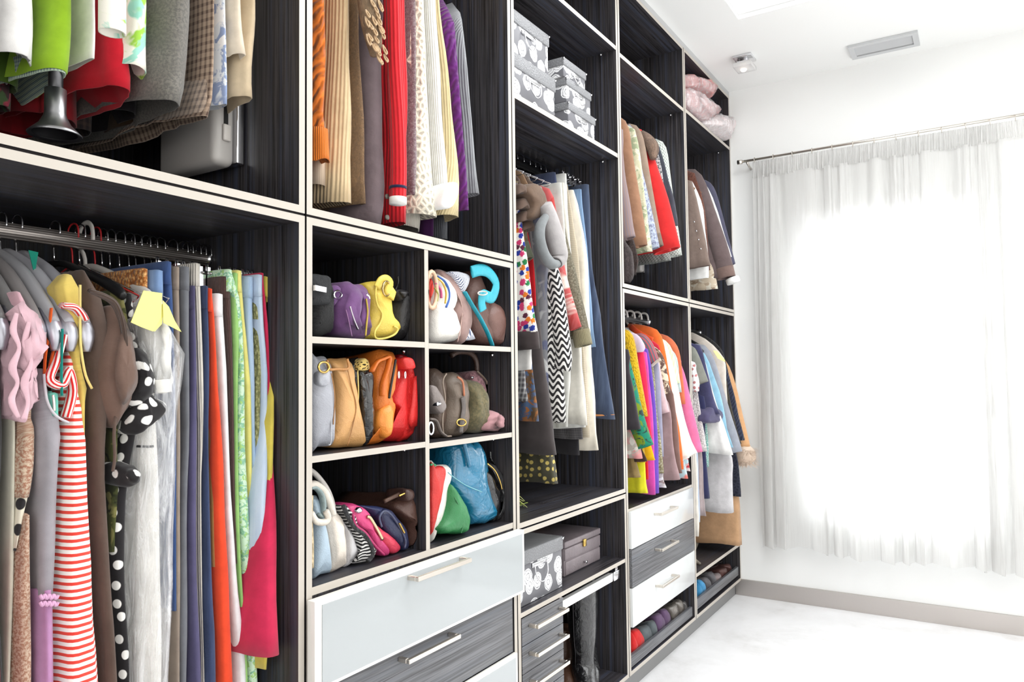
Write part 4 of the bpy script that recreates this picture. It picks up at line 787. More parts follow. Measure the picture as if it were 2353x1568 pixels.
# --- hangers on the lower left rail
for i,(u,k,col,lb) in enumerate([(6,'grey',(96,94,94),'charcoal plastic hanger at the left edge of the lower rail'),(22,'grey',(110,108,108),'dark grey plastic hanger holding the pink chiffon blouse'),(36,'grey',(120,116,116),'grey plastic hanger third from the left edge'),(52,'grey',(150,150,154),'silver grey plastic hanger of the dove grey dress'),(66,'grey',(160,160,166),'silver plastic hanger of the striped sundress'),(84,'grey',(150,150,156),'silver plastic hanger left of the yellow tank top'),(112,'black',(26,26,28),'black plastic hanger of the yellow tank top')]):
    x=(.515,.54,.565,.59,.612,.637,.70)[i]; h_=hanger(k if k!='black' else 'black',x,1.466,lb,col=col,w=.225)
    if i==3: plate('teal_tag',F_,[(66,575),(88,580),(80,632)],.16,.002,M((22,130,110)),h_)
for u,k,lb in ((168,'red','thin red coated hanger behind the brown velvet blouse'),(184,'wire','chrome hanger of the brown velvet blouse'),(198,'white','large white plastic hanger of the bagged jacket'),(220,'red','red coated hanger right of the white hanger'),(236,'wire','chrome hanger right of the red hangers')):
    x=PY(u,540,.29).x; hanger(k,x,1.466,lb,col=(206,202,196),w=.215)
cl=['first','second','third','fourth','fifth','sixth','seventh','eighth','ninth','tenth','eleventh','twelfth','thirteenth']
for i,u in enumerate((254,276,298,314,334,350,368,396,420,432,450,462,474)):
    x=PY(u,555,.29).x; hanger('clip',x,1.466,'chrome clip trouser hanger, %s from the left on the lower left rail'%cl[i],group='chrome clip hangers on the lower left rail')
# --- upper left cabinet
def up(label,nm,cat,st,mat,y=.03,**k): return g(nm,label,cat,F_,st,mat,y,group=GU,**({'amp':.004,'wl':.07,'hollow':.09,'sq':2.4}|k))
up('white cotton shirt hem at the top left corner','shirt','shirt',[(-260,-30,110),(0,-20,126),(60,-20,127),(122,-30,127)],M((232,230,228)),.05)
r_,S=up('lime green jacket with checked lining seen from below','jacket','jacket',[(-260,100,200),(0,112,195),(60,106,196),(110,92,197),(158,80,196)],M((146,186,40)),.06)
a=S[-1]; loft('checked_lining',[[a[0]+.03,a[1]+.004,a[2]-.004,a[3]+.004,a[4]-.005],[a[0]-.004,a[1]+.003,a[2]-.003,a[3]+.003,a[4]-.005]],M((190,206,180),'plaid',(60,90,120),s=60),r_,rows=4,amp=.002,hollow=.05,sq=2.4,seed=3)
up('white blouse between the lime jacket and floral blouse','blouse','blouse',[(-260,190,240),(0,196,236),(80,198,235),(134,196,233)],M((236,234,230)),.07)
r_,S=up('cream blouse with green watercolour floral print','blouse','blouse',[(-260,250,360),(0,282,368),(80,270,376),(155,260,382)],M((238,234,222),'print',(150,196,70),s=11,c3=(150,208,190)),.05)
tubeP('sleeve',F_,[(258,-60),(258,0),(258,50),(258,76)],.01,[.021,.02,.02,.02],M((238,234,222),'print',(150,196,70),s=11,c3=(150,208,190)),r_,open_end=True,n=16)
r_,S=up('bright red linen trousers with wide turn-up','trousers','trousers',[(-260,230,330),(60,240,300),(150,228,338),(205,226,340)],M((190,22,40)),.07,top=None)
up('grey wool jacket sleeve, wide and open at the bottom','jacket','jacket',[(-260,366,470),(0,366,482),(100,352,481),(200,345,470),(228,342,460)],M((122,118,112),'cloth',(98,96,92),200),.04,sq=2.1)
up('brown and cream checked jacket between grey wool and pale floral','jacket','jacket',[(-260,480,504),(0,482,503),(100,480,502),(200,474,502),(245,466,502),(262,450,500)],M((172,150,130),'plaid',(70,52,46),s=26),.05)
up('pale blue and white floral trousers','trousers','trousers',[(-260,500,530),(0,503,530),(100,503,535),(236,503,537)],M((220,226,232),'print',(140,156,190),s=18,c3=(236,236,236)),.055)
up('cream linen top with stitched band above the beige trousers','top','top',[(-260,528,570),(0,530,570),(60,530,575),(128,533,588)],M((222,208,188)),.045)
up('beige linen trousers with split hem at the right of the upper left rail','trousers','trousers',[(-260,560,596),(0,570,596),(150,545,598),(225,540,603)],M((206,186,156)),.06)
# behind, deeper
up('dark green skirt hem behind the white shirt','skirt','skirt',[(-200,-40,80),(80,-40,84),(185,-40,75)],M((58,82,20)),.16)
up('deep red trousers hanging behind the metal pull rod','trousers','trousers',[(-200,50,215),(100,52,214),(262,56,212)],M((120,10,20)),.22)
up('dark floral skirt hem at the far left back','skirt','skirt',[(-100,-40,40),(120,-40,46),(235,-40,44)],M((60,36,40),'print',(170,60,80),s=14,c3=(60,80,50)),.2)
up('black velvet trousers behind the red pair','trousers','trousers',[(-100,236,335),(120,240,340),(255,246,336)],M((26,22,26),'suede'),.2)
up('dark brown tweed trousers with the lowest hem in the upper left cabinet','trousers','trousers',[(-100,300,410),(150,310,412),(285,318,402)],M((70,52,34)),.22)
up('black plaid skirt behind the deep red trousers','skirt','skirt',[(0,160,236),(150,162,234),(298,160,226)],M((36,30,32),'plaid',(70,56,50),s=26),.3)
# pull-down rail handles and lift housings
BN=M((150,150,152),'metal',s=.34); SC=M((186,182,178),'plastic')
def pull(label,u,v,y,z1,k=1):
    c0=PY(u,v,y); r_=thing('rail_pull_rod',label,'pull rod',(c0.x,y,c0.z))
    lathe('cone_grip',[(.032*k,.003),(.038*k,.0),(.039*k,.002),(.033*k,.008),(.023*k,.018),(.017*k,.030),(.0155*k,.036),(.0155*k,.075),(.001,.076)],c0,BN,r_)
    lathe('grip_cup',[(.034*k,.004),(.02*k,.02),(.001,.022)],c0,M((90,90,92),'metal',s=.4),r_)
    sweep('pole',[(c0.x,y,c0.z+.07),(c0.x,y,(c0.z+z1)/2),(c0.x,y,z1)],.0105,BN,r_,n=14)
pull('brushed metal pull-down rail handle with flared cone grip among the summer clothes',126,312,.10,2.6)
pull('black tipped rail pull handle behind the fuzzy brown knits',824,486,.12,2.6,.8)
def rbox(name,x0,x1,y0,y1,z0,z1,mat,par,r=.02):
    o=box(name,x0,x1,y0,y1,z0,z1,mat,par); b=o.modifiers.new('bevel','BEVEL'); b.width=r; b.segments=4; o.data.polygons.foreach_set('use_smooth',[True]*6); return o
hx1=P[1]-.0025-PT-.001; a=PY(492,362,.165)
su=thing('lift_housing','grey plastic and metal wardrobe lift housing mounted on the cabinet side','lift mechanism',(hx1-.04,.25,a.z))
zb_=a.z; hx0=min(a.x,hx1-.05)
rbox('shell',hx0,hx1-.022,.165,.36,zb_-.01,zb_+.42,SC,su,.016)
box('metal_rim',hx1-.021,hx1-.003,.162,.37,zb_+.0,zb_+.42,CHROME,su,bev=.003)
box('slot',hx0+.022,hx0+.032,.1635,.166,zb_+.075,zb_+.3,M((24,22,22),'flat'),su); box('catch',hx0+.018,hx0+.036,.158,.1655,zb_+.04,zb_+.075,M((210,204,198),'plastic'),su,bev=.003)
# ================= UPPER SWEATER CABINET =================
GS_='sweaters and knits on the upper rail'
def sw(label,nm,cat,st,mat,y=.035,**k): return g(nm,label,cat,F_,st,mat,y,group=GS_,**({'amp':.004,'wl':.06,'sq':2.6}|k))
def kn(c,kind='rib',s=46,**k): return M(c,kind,s=s,**k)
r_,S=sw('orange knitted cardigan with scalloped ribbed hem at the left end','cardigan','cardigan',[(-260,722,756),(0,720,762),(150,718,766),(270,716,764),(300,716,770)],M((226,120,44),'cable'),.03,hollow=0)
a=S[-1]; loft('ribbed_hem',[[a[0]+.006,a[1]-.001,a[2]+.002,a[3]-.003,a[4]],[a[0]-.03,a[1]-.001,a[2]+.004,a[3]-.005,a[4]],[a[0]-.066,a[1],a[2]+.007,a[3]-.006,a[4]]],kn((230,124,40),s=70),r_,rows=6,amp=.003,scal=.006)
sw('pale beige pleated blouse peeking below the orange cardigan','blouse','blouse',[(-260,750,780),(0,756,784),(200,752,778),(380,716,772),(428,716,768)],M((206,186,164),'vstripe',(190,168,146),s=90),.07)
sw('cream wide-ribbed cardigan beside the orange cardigan','cardigan','cardigan',[(-260,786,812),(0,783,815),(200,776,822),(400,768,828),(462,765,826)],kn((218,192,152),s=34),.032)
r_,S=sw('fuzzy light brown sweater between cream rib and grey cardigan','sweater','sweater',[(-260,814,828),(60,816,834),(200,820,842),(300,824,849),(466,826,854)],M((198,156,112),'fuzz'),.04)
tubeP('looped_yarn_sleeve',F_,[(842,-60),(844,0),(850,50),(860,100),(858,128)],-.005,[.02,.022,.021,.018,.008],M((190,160,124),'shaggy'),r_,n=14)
rr=random.Random(9)
for i in range(26):
    u=832+rr.uniform(0,42)+i*.35; v=i*5.2+rr.uniform(-6,6); a=PY(u,v,-.025); q=.010+rr.random()*.006
    sweep('yarn_loop',[a,a+Vector((.006,-.006,-q)),a+Vector((.002,-.009,-q*1.7)),a+Vector((-.004,-.006,-q)),a],.0022,M((200,170,134),'cloth'),r_,n=5,steps=9)
r_,S=sw('mauve grey velvet cardigan with buttons near the hem','cardigan','cardigan',[(-260,850,882),(0,868,890),(130,846,896),(300,846,900),(430,848,905),(522,842,900)],M((116,102,106),'suede'),.03)
for v,u in ((452,888),(500,888)): 
    a=PY(u,v,.024); sweep('button',[a,a-Vector((0,.004,0))],.006,M((110,104,96),'plastic'),r_,n=12)
r_,S=sw('bright red ribbed sweater with a white and navy striped cuff','sweater','sweater',[(-260,906,942),(0,903,945),(150,905,949),(300,910,952),(400,908,947),(515,908,943)],kn((200,32,42),s=34),.04)
tubeP('sleeve',F_,[(898,-80),(903,0),(907,150),(914,300),(916,400),(914,468)],.0,[.018,.018,.018,.019,.019,.019],kn((206,34,44),s=34),r_,n=16,steps=20,open_end=True)
for v,c_,h_ in ((432,(36,40,70),.003),(462,(238,236,232),.008)): a=PY(914.5,v,.0); sweep('cuff_stripe',[a+Vector((0,0,h_)),a-Vector((0,0,h_))],.0205,M(c_,'cloth'),r_,n=16)
sw('pink and white bouclé knit, a thin strip beside the red sweater','sweater','sweater',[(-260,945,955),(0,948,960),(200,950,962),(450,945,962)],M((216,180,190),'fuzz',(240,230,232),120),.045)
sw('cream crocheted lace cardigan with open flower pattern','cardigan','cardigan',[(-260,950,984),(0,956,986),(200,955,1000),(400,951,1016),(492,950,1030)],M((236,228,208),'lace',s=60),.03)
r_,S=sw('white fine knit sweater beside the lace cardigan','sweater','sweater',[(-260,980,1006),(0,984,1012),(200,996,1026),(450,1012,1044),(470,1014,1044)],kn((238,238,236),s=60),.034)
puff('rolled_cuff',F_,[(1024,425),(1046,420),(1048,440),(1038,474),(1022,480),(1010,470)],.0,.08,M((240,240,238),'cloth'),r_,r=.012,wr=.003)
sw('butter yellow mohair cardigan with rib','cardigan','cardigan',[(-260,1000,1010),(0,1004,1014),(200,1024,1042),(400,1030,1072),(496,1004,1080)],kn((232,212,164),s=40),.038)
r_,S=sw('purple cable knit sweater with puffed shoulder','sweater','sweater',[(-60,1004,1014,.2),(0,1004,1026,.1),(30,1014,1056,.05),(70,1022,1062),(200,1042,1064),(400,1060,1077),(484,1066,1084)],M((104,40,118),'cable'),.036)
sw('light grey wide-ribbed sweater at the right end of the upper rail','sweater','sweater',[(10,1040,1050,.2),(35,1046,1068,.08),(60,1050,1074,.05),(150,1062,1083),(300,1074,1097),(447,1084,1114)],kn((150,152,156),s=40),.036)
sw('long dark charcoal ribbed sleeve below the yellow cardigan','sweater','sweater',[(200,1006,1040),(480,1006,1042),(548,1004,1042)],kn((70,72,78),s=60),.11)
sw('white ribbed top hanging lowest under the lace cardigan','top','top',[(200,905,990),(480,906,996),(524,906,992)],kn((214,208,196),s=60),.09)
sw('dark plum sweater hem behind the charcoal sleeve','sweater','sweater',[(200,984,1004),(480,986,1006),(544,984,1004)],M((64,24,72)),.13)
sw('shaggy brown knit hem low behind the cream cardigan','sweater','sweater',[(200,736,770),(440,738,770),(486,742,768)],M((110,82,54),'shaggy'),.15)
# ================= TALL MIDDLE CABINET =================
GM='jackets, trousers and jeans on the middle rail'
def sd(label,nm,cat,cx,pts,mat,t=.018,yc=.29,grp=None,**k):
    if cat in('trousers','jeans'): k.setdefault('neck',False); k.setdefault('sq',3.4)
    return side(nm,label,cat,F_,cx,pts,mat,t=t,yc=yc,group=grp or GM,**k)
fl=M((240,234,228),'floral',(206,60,110),s=52)
r_,S=sd('white blouse with multicoloured floral print and black hem band','blouse','blouse',1.99,[(1184,410),(1190,460),(1202,530),(1212,600),(1222,690),(1233,765)],fl,.024)
a=S[-1]; loft('hem_band',[[a[0]+.004,a[1]-.003,a[2]+.003,a[3]-.004,a[4]],[a[0]-.05,a[1]-.003,a[2]+.003,a[3]-.008,a[4]]],M((66,58,58)),r_,rows=4,amp=.003)
sd('olive brown mottled jacket with turned cuff','jacket','jacket',2.02,[(1184,408),(1194,440),(1206,500),(1216,560),(1227,596)],M((104,96,74),'cloth',(84,70,52),90),.02,cuff=M((92,98,80),'suede'),sleeve=(.04,.035),hem=-.12)
r_,S=sd('dark brown blouse with four tiered ruffles','blouse','blouse',2.06,[(1184,400),(1196,420),(1206,470),(1214,520)],M((82,66,58)),.02,hem=-.02)
for i,(u,v) in enumerate(((1209,445),(1214,480),(1220,508),(1225,528))): puff('ruffle',F_,[(u-18,v-20),(u-6,v-22),(u+2,v-6),(u,v+4),(u-14,v-2),(u-24,v+2)],.045+.005*i,.16,M((92,74,64)),r_,r=.01,wr=.004)
r_,S=sd('brown wool cape jacket with wide short bell sleeve','jacket','jacket',2.13,[(1198,396,),(1216,412),(1236,430),(1246,450),(1252,480)],M((98,80,68),'suede'),.024,hem=-.0)
puff('bell_sleeve',F_,[(1204,440),(1214,424),(1232,424),(1244,442),(1252,470),(1256,494),(1240,500),(1224,506),(1212,500),(1218,470)],.03,.16,M((106,86,72),'suede'),r_,r=.02,wr=.003)
sd('beige-brown ruffled collar jacket behind the tiered ruffles','jacket','jacket',2.09,[(1192,392),(1208,412),(1220,436),(1230,456),(1228,470)],M((134,106,82),'suede'),.012)
sd('long charcoal coat with the widest hem','coat','coat',2.12,[(1196,398),(1222,560),(1236,700),(1246,800),(1258,900),(1270,1000),(1278,1044)],M((70,64,64)),.026)
r_,S=sd('grey wool coat with wide looped sleeve hanging in front','coat','coat',2.17,[(1206,396),(1236,460),(1250,520),(1262,600),(1256,650),(1258,760),(1262,900)],M((118,118,122),'print',(90,94,118),s=7,c3=(176,176,176)),.02)
gw=M((128,132,134),'suede')
tubeP('looped_sleeve',F_,[(1252,470),(1264,510),(1278,560),(1284,590),(1278,604)],.02,[.024,.03,.032,.03,.022],M((176,172,172),'suede'),r_,n=16,steps=20,open_end=True)
tubeP('looped_sleeve',F_,[(1254,498),(1242,520),(1240,550),(1250,585),(1266,606),(1282,606)],.015,[.012,.016,.018,.018,.018,.012],gw,r_,n=14,steps=24)
sd('dark red top glimpsed between the olive jacket and the grey coat','top','top',2.10,[(1190,420),(1214,540),(1226,600),(1232,700)],M((190,26,34)),.008)
ch=M((40,38,40),'chevron',(222,220,216),s=14)
r_,S=sd('black and white chevron print blouse with gathered cuff','blouse','blouse',2.20,[(1216,400),(1262,560),(1290,640),(1300,700),(1308,760),(1315,820),(1312,848)],ch,.022,sleeve=(.026,.034),hem=-.02)
sd('black and white chevron print dress with dark hem','dress','dress',2.185,[(1230,420),(1262,600),(1282,760),(1292,860),(1296,930),(1298,972)],ch,.016)
r_,S=sd('dusty rose and white painted blouse with red pleated sleeve','blouse','blouse',2.245,[(1240,432),(1268,446),(1276,470),(1284,520),(1292,580),(1304,640),(1318,690),(1338,755)],M((182,84,84),'print',(226,206,196),s=6,c3=(170,60,58)),.016,sleeve=(.028,.022))
sd('pale grey tweed jacket behind the rose blouse','jacket','jacket',2.225,[(1236,420),(1254,460),(1266,520),(1280,600),(1290,660)],M((186,182,180),'cloth',(150,146,146),200),.014)
sd('indigo jeans on clips left of the white jeans','jeans','jeans',2.32,[(1276,396),(1280,430),(1283,470),(1290,520),(1296,600)],M((56,64,92),'denim',(84,94,124)),.012)
r_,S=sd('oatmeal flecked long sweater sleeve with ribbed cuff','sweater','sweater',2.30,[(1262,450),(1292,500),(1306,560),(1322,620),(1336,680),(1348,730),(1361,792)],M((150,140,112),'fuzz',(200,192,168),160),.02,sleeve=(.03,.032),cuff=kn((150,142,112),s=60),hem=.02)
sd('white jeans with plain waistband','jeans','jeans',2.35,[(1301,399),(1303,450),(1304,500),(1310,560),(1330,700),(1340,860),(1346,985)],M((228,228,224)),.014)
sd('white cotton trousers in the long hems group','trousers','trousers',2.27,[(1290,420),(1300,560),(1306,700),(1310,860),(1305,984)],M((206,206,200)),.014)
sd('cream chino trousers with stitched hem above the chevron dress','trousers','trousers',2.33,[(1296,420),(1310,560),(1330,760),(1340,880),(1350,976)],M((220,216,206)),.016)
sd('beige and grey checked trousers in cropped length','trousers','trousers',2.39,[(1304,424),(1316,500),(1330,600),(1340,760),(1348,900),(1353,1004)],M((196,184,162),'plaid',(150,140,124),s=60),.012)
sd('ivory wide trousers with the longest hem','trousers','trousers',2.42,[(1318,437),(1330,480),(1342,540),(1348,600),(1355,760),(1365,900),(1376,1034)],M((236,228,212)),.018)
sd('dark grey suit trousers hem under the checked trousers','trousers','trousers',2.36,[(1290,430),(1310,700),(1330,900),(1340,1008)],M((66,64,68),'plaid',(100,98,98),s=50),.012)
sd('black trousers hem just behind the ivory wide pair','trousers','trousers',2.40,[(1292,430),(1312,700),(1324,900),(1330,1044)],M((44,42,46)),.010)
sd('faded blue jeans with side buttons next to the last pair','jeans','jeans',2.46,[(1336,435),(1338,470),(1344,520),(1350,580),(1356,680),(1370,800)],M((110,140,176),'denim',(150,176,204)),.012)
r_,S=sd('dark blue jeans at the right end with faded front and orange hem stitching','jeans','jeans',2.50,[(1352,424),(1355,470),(1357,560),(1366,640),(1380,740),(1396,850),(1411,962)],M((52,62,84),'denim',(86,100,124)),.020)
a=S[-1]; loft('hem_stitching',[[a[0]+.014,a[1]-.001,a[2]+.001,a[3]-.001,a[4]],[a[0]+.011,a[1]-.001,a[2]+.001,a[3]-.001,a[4]]],M((190,130,80)),r_,rows=3,amp=.003,hollow=0)
sd('olive skirt with yellow dots hanging lowest in the middle cabinet','skirt','skirt',2.16,[(1230,700),(1262,1000),(1272,1060),(1279,1112)],M((72,70,56),'dots',(196,176,100),s=40),.03,yb=.5)
sd('grey plaid skirt under the floral blouse','skirt','skirt',2.03,[(1196,600),(1202,800),(1208,900),(1212,922)],M((70,68,72),'plaid',(170,170,170),s=24),.014)
sd('bronze and blue patterned skirt left of the charcoal coat','skirt','skirt',2.06,[(1206,600),(1220,800),(1230,900),(1236,966)],M((92,72,52),'print',(70,90,120),s=20,c3=(140,90,50)),.014)
sd('white sleeve hanging below the floral blouse hem','top','top',2.0,[(1218,700),(1220,780),(1220,820),(1219,850)],M((232,230,226)),.012)
for i in range(8):
    x=2.02+i*.045; hanger('wire',x,1.99,'chrome wire hanger, %s from the left on the middle rail'%cl[i],group='chrome wire hangers on the middle rail',w=.18)
for i,x in enumerate((2.38,2.42,2.46,2.50)): hanger('clip',x,1.99,'chrome clip hanger, %s from the right on the middle rail'%('fourth','third','second','first')[i],group='chrome clip hangers on the middle rail')
# patterned boxes
def rose_box(label,xa,xb,y0,y1,z0,z1,lid,grp=None,cat='box'):
    b=thing('storage_box',label,cat,((xa+xb)/2,(y0+y1)/2,z0),grp)
    RO=M((106,106,111),'rose',(232,232,234),s=17); CR=M((126,127,130),'croc')
    box('body',xa+.004,xb-.004,y0+.004,y1-.004,z0+.0006,z1-lid*.4,RO,b,bev=.002); box('lid',xa,xb,y0,y1,z1-lid,z1,CR,b,bev=.003)
    xm=(xa+xb)/2; w_=(xb-xa)*.3; zz=z1-lid-.012
    box('label_plate',xm-w_*.5,xm+w_*.5,y0-.001,y0+.003,zz-.006,zz+.008,CHROME,b,bev=.002)
    sweep('ring_handle',[(xm-w_*.42,y0-.004,zz),(xm-w_*.36,y0-.008,zz-w_*.38),(xm,y0-.01,zz-w_*.6),(xm+w_*.36,y0-.008,zz-w_*.38),(xm+w_*.42,y0-.004,zz)],.0022,CHROME,b,n=8,steps=16)
    for xx in (xa+.003,xb-.003):
        for zz in (z1-.003,): sweep('metal_corner',[(xx-.004,y0-.0005,zz-.006),(xx+.004 if xx>xm else xx-.004,y0-.0005,zz)],.0035,CHROME,b,n=6)
    return b
zs=2.0271; xl=cab['3u']['x0']
q=lambda u,v,y: PY(1160+u/3.266,v/3.266,y)
gb='rose patterned boxes on the upper shelf'
h1=q(376,592,.02).z; xr1=q(383,640,.02).x
rose_box('lower large grey rose box on the upper shelf',xl+.004,xr1,.02,.30,zs,h1,.045,gb)
rose_box('upper large grey rose box stacked near the cabinet top',xl+.004,q(335,320,.03).x,.03,.29,h1+.0005,q(330,265,.03).z,.04,gb)
b1=q(480,925,.02);xs0=b1.x; zt_=[q(683,890,.02).z,q(652,705,.025).z,q(613,550,.03).z]; xs_=[q(683,945,.02).x,q(652,755,.025).x,q(613,600,.03).x]; x0s=[xs0,q(465,640,.025).x,q(442,440,.03).x]
zc=zs
for i,l in enumerate(('bottom','middle','top')):
    rose_box('%s box of the stack of three small rose boxes'%l,x0s[i],xs_[i],.02+i*.005,.20,zc,zt_[i],.028,gb); zc=zt_[i]+.0005
# low cabinet: rose box and jewellery box on the shelf
q=lambda u,v,y: PY(1160+u/3.5,1120+v/3.5,y)
zs=.5131; xl=cab['3l']['x0']
yb_=PZ(1160+475/3.5,1120+800/3.5,zs).y; yb_=max(.012,yb_)
rose_box('tall grey rose patterned box with crocodile lid on the low shelf',xl+.003,q(475,800,yb_).x,yb_,.34,zs,q(487,385,yb_).z,.042)
yj=max(.03,PZ(1160+492/3.5,1120+725/3.5,zs).y); xa_,xb_=q(488,725,yj).x,q(772,580,yj).x; zt2=q(772,325,yj).z; hj=zt2-zs
jb=thing('jewellery_box','grey satin jewellery box with clasp and small drawer beside the rose box','jewellery box',((xa_+xb_)/2,yj+.1,zs)); SJ=M((134,124,128),'leather')
box('base',xa_,xb_,yj+.004,yj+.2,zs+.0006,zs+hj*.8,SJ,jb,bev=.003); box('drawer',xa_+.004,xb_-.004,yj,yj+.01,zs+.004,zs+hj*.42,SJ,jb,bev=.003); box('front_panel',xa_+.001,xb_-.001,yj,yj+.01,zs+hj*.45,zs+hj*.79,SJ,jb,bev=.003)
box('lid',xa_-.001,xb_+.001,yj-.001,yj+.203,zs+hj*.815,zs+hj,SJ,jb,bev=.004); xm=(xa_+xb_)/2
box('clasp',xm-.010,xm+.010,yj-.008,yj-.001,zs+hj*.66,zs+hj*.88,BRASS,jb,bev=.002); sweep('knob',[(xm,yj,zs+hj*.2),(xm,yj-.008,zs+hj*.2),(xm,yj-.012,zs+hj*.2)],[.003,.003,.006],CHROME,jb)
box('wooden_tray',xa_+.01,xb_-.05,yj+.21,yj+.36,zs+.0006,zs+.15,M((90,58,40),'plastic'),None,bev=.004)
tag(bpy.data.objects['wooden_tray'],'brown wooden box behind the jewellery box','box'); bpy.data.objects['wooden_tray'].name='wooden_box'
# pull-out rail under the shelf
pr=thing('pull_out_rail','white metal pull-out rail with chrome bracket under the low shelf','rail',(2.33,.05,.46))
V,Fc=mbox((xd+.004,q(855,720,.02).x,.014,.030,.448,.476)); mk('rail',V,Fc,M((236,236,234),'plastic'),pr,False)
box('bracket',q(862,720,.02).x,q(908,720,.02).x,.010,.034,.446,.480,CHROME,pr,bev=.003); box('mount',q(880,700,.02).x,q(900,700,.02).x,.016,.03,.480,.4994,CHROME,pr)
# boots
BT=M((26,26,28),'patent',s=30); zf=Z0+PT
def boot(label,x,y,h,lean=0,m_=BT,zip_=True,r0=.052,rot=-.9):
    b=thing('boot',label,'boot',(x,y,zf)); b['rz']=rot
    sweep('shaft',[(x+lean,y+.01,zf+h),(x+lean*.8,y+.008,zf+h*.8),(x+lean*.5,y,zf+h*.55),(x,y,zf+.13),(x+.0,y+.0,zf+.09),(x,y-.03,zf+.06),(x,y-.10,zf+.03),(x,y-.15,zf+.022)],[r0,r0,r0*.92,.04,.042,.04,.032,.014],m_,b,n=20,steps=34,flat=1)
    sweep('heel',[(x,y+.028,zf+.07),(x,y+.03,zf+.03),(x,y+.03,zf+.001)],[.018,.009,.007],m_,b,n=8); sweep('sole',[(x,y+.02,zf+.045),(x,y-.05,zf+.014),(x,y-.13,zf+.005),(x,y-.16,zf+.006)],[.014,.016,.02,.008],M((20,18,18),'plastic'),b,n=10,steps=12,flat=.25,fdir=(0,0,1))
    if zip_: sweep('zip',[(x+lean-r0*.75,y-r0*.62,zf+h*.98),(x+lean*.5-r0*.7,y-r0*.62,zf+h*.55),(x-.032,y-.03,zf+.14),(x-.034,y-.02,zf+.05)],.003,M((50,48,50),'metal'),b,steps=16)
    b.rotation_euler=(0,0,rot)
    return b
boot('tall black wrinkled patent boot with front zip under the pull-out rail',PY(1338,1450,.07).x,.07,.37,.0)
boot('second tall black patent boot just behind the zipped one',PY(1350,1420,.13).x,.14,.38,.0)
boot('matte black boot beside the narrow drawers',PY(1302,1450,.2).x-.06,.24,.33,-.02,M((30,28,30),'leather'),False)
boot('short brown leather boot behind the patent boots',PY(1302,1500,.16).x-.03,.16,.2,0,M((84,56,40),'leather'),False,.045)
# dried straw on the shelf above
a=PZ(1198,1170,.7690); stn=thing('straw_bunch','small bunch of pale green dried straw on the shelf','straw',(a.x,a.y,.769))
rr=random.Random(3)
for i in range(22):
    p0=Vector((a.x-.03,a.y+.02+rr.uniform(-.015,.03),.769+rr.uniform(.003,.035))); an=rr.uniform(-.7,.7); l_=rr.uniform(.03,.075)
    sweep('straw',[p0,p0+Vector((cos(an)*l_*.5,sin(an)*l_*.5,rr.uniform(-.0,.012))),p0+Vector((cos(an)*l_,sin(an)*l_,max(-p0.z+.771,rr.uniform(-.02,.01))))],.0011,M((196,200,120) if i%3 else (150,170,70),'cloth'),stn,n=5)
# ================= UPPER COAT CABINET =================
G4='coats on the upper rail of the red-coat cabinet'; G5='blouses on the rail above the three drawers'; G6='jackets in the upper corner cabinet'; G7='shirts and coats in the lower corner cabinet'
def s4(*a,**k): return sd(*a,yc=.2,grp=G4,**({'hollow':.05}|k))
s4('mauve grey coat with orange lining, leftmost in the upper coat cabinet','coat','coat',2.80,[(1428,282),(1437,400),(1449,470),(1456,520),(1462,549)],M((128,116,122),'vstripe',(140,118,112),s=24),.028,sleeve=(.05,.045))
s4('brown suede coat beside the mauve grey coat','coat','coat',2.87,[(1432,274),(1446,298),(1454,350),(1462,400),(1476,480),(1489,566)],M((150,112,88),'suede'),.026,sleeve=(.05,.045))
s4('cream and green crinkled coat','coat','coat',2.92,[(1446,280),(1460,302),(1470,360),(1478,420),(1488,500),(1496,580)],M((190,188,160),'print',(150,160,130),s=26,c3=(210,206,186)),.018)
s4('white and blue bouclé tweed jacket','jacket','jacket',2.96,[(1452,288),(1464,320),(1474,380),(1488,440),(1504,510),(1517,572)],M((186,196,214),'cloth',(120,124,150),70),.02,sleeve=(.04,.036))
s4('taupe wool coat with belted cuff','coat','coat',3.01,[(1458,292),(1471,304),(1482,330),(1494,400),(1508,480),(1519,540),(1525,566)],M((150,130,114),'suede'),.018,sleeve=(.04,.036),cuff=M((120,104,92),'suede'))
r_,S=s4('bright red wool coat with brown fur collar','coat','coat',3.07,[(1468,300),(1484,318),(1500,350),(1512,390),(1535,455),(1552,520),(1565,574)],M((206,44,44),'cloth'),.03,sleeve=(.055,.062))
sweep('fur_collar',[PX(1474,306,3.05),PX(1488,322,3.04),PX(1500,342,3.035),PX(1500,366,3.03)],[.014,.026,.028,.014],M((170,140,120),'shaggy'),r_,n=14,steps=12)
s4('black and white speckled jacket behind the fur collar','jacket','jacket',3.12,[(1480,304),(1496,320),(1508,336),(1518,380),(1524,420)],M((60,62,66),'cloth',(190,190,190),120),.014)
s4('dark slate jacket between the red coat and the grey check coat','jacket','jacket',3.17,[(1490,308),(1508,324),(1520,350),(1534,400),(1548,460),(1556,520)],M((66,68,78)),.016)
s4('pale grey houndstooth coat at the right end of the coat cabinet','coat','coat',3.23,[(1506,330),(1524,336),(1534,350),(1541,400),(1550,470),(1560,530),(1568,588)],M((150,158,152),'houndstooth',(206,210,204),s=130),.024,sleeve=(.04,.036))
s4('grey knit sleeve hanging lowest behind the red coat','coat','coat',3.2,[(1500,420),(1530,560),(1542,600)],M((110,114,110),'houndstooth',(150,152,148),s=130),.02)
s4('black and white fuzzy boa hanging low at the left','scarf','scarf',2.76,[(1430,540),(1440,560),(1452,580),(1456,630),(1446,652)],M((96,84,84),'shaggy'),.024,neck=False)
s4('brown fuzzy scarf end beside the black and white boa','scarf','scarf',2.83,[(1450,540),(1462,570),(1468,600),(1462,632)],M((80,62,58),'shaggy'),.018,neck=False)
zf4=ZM+.0025+PT
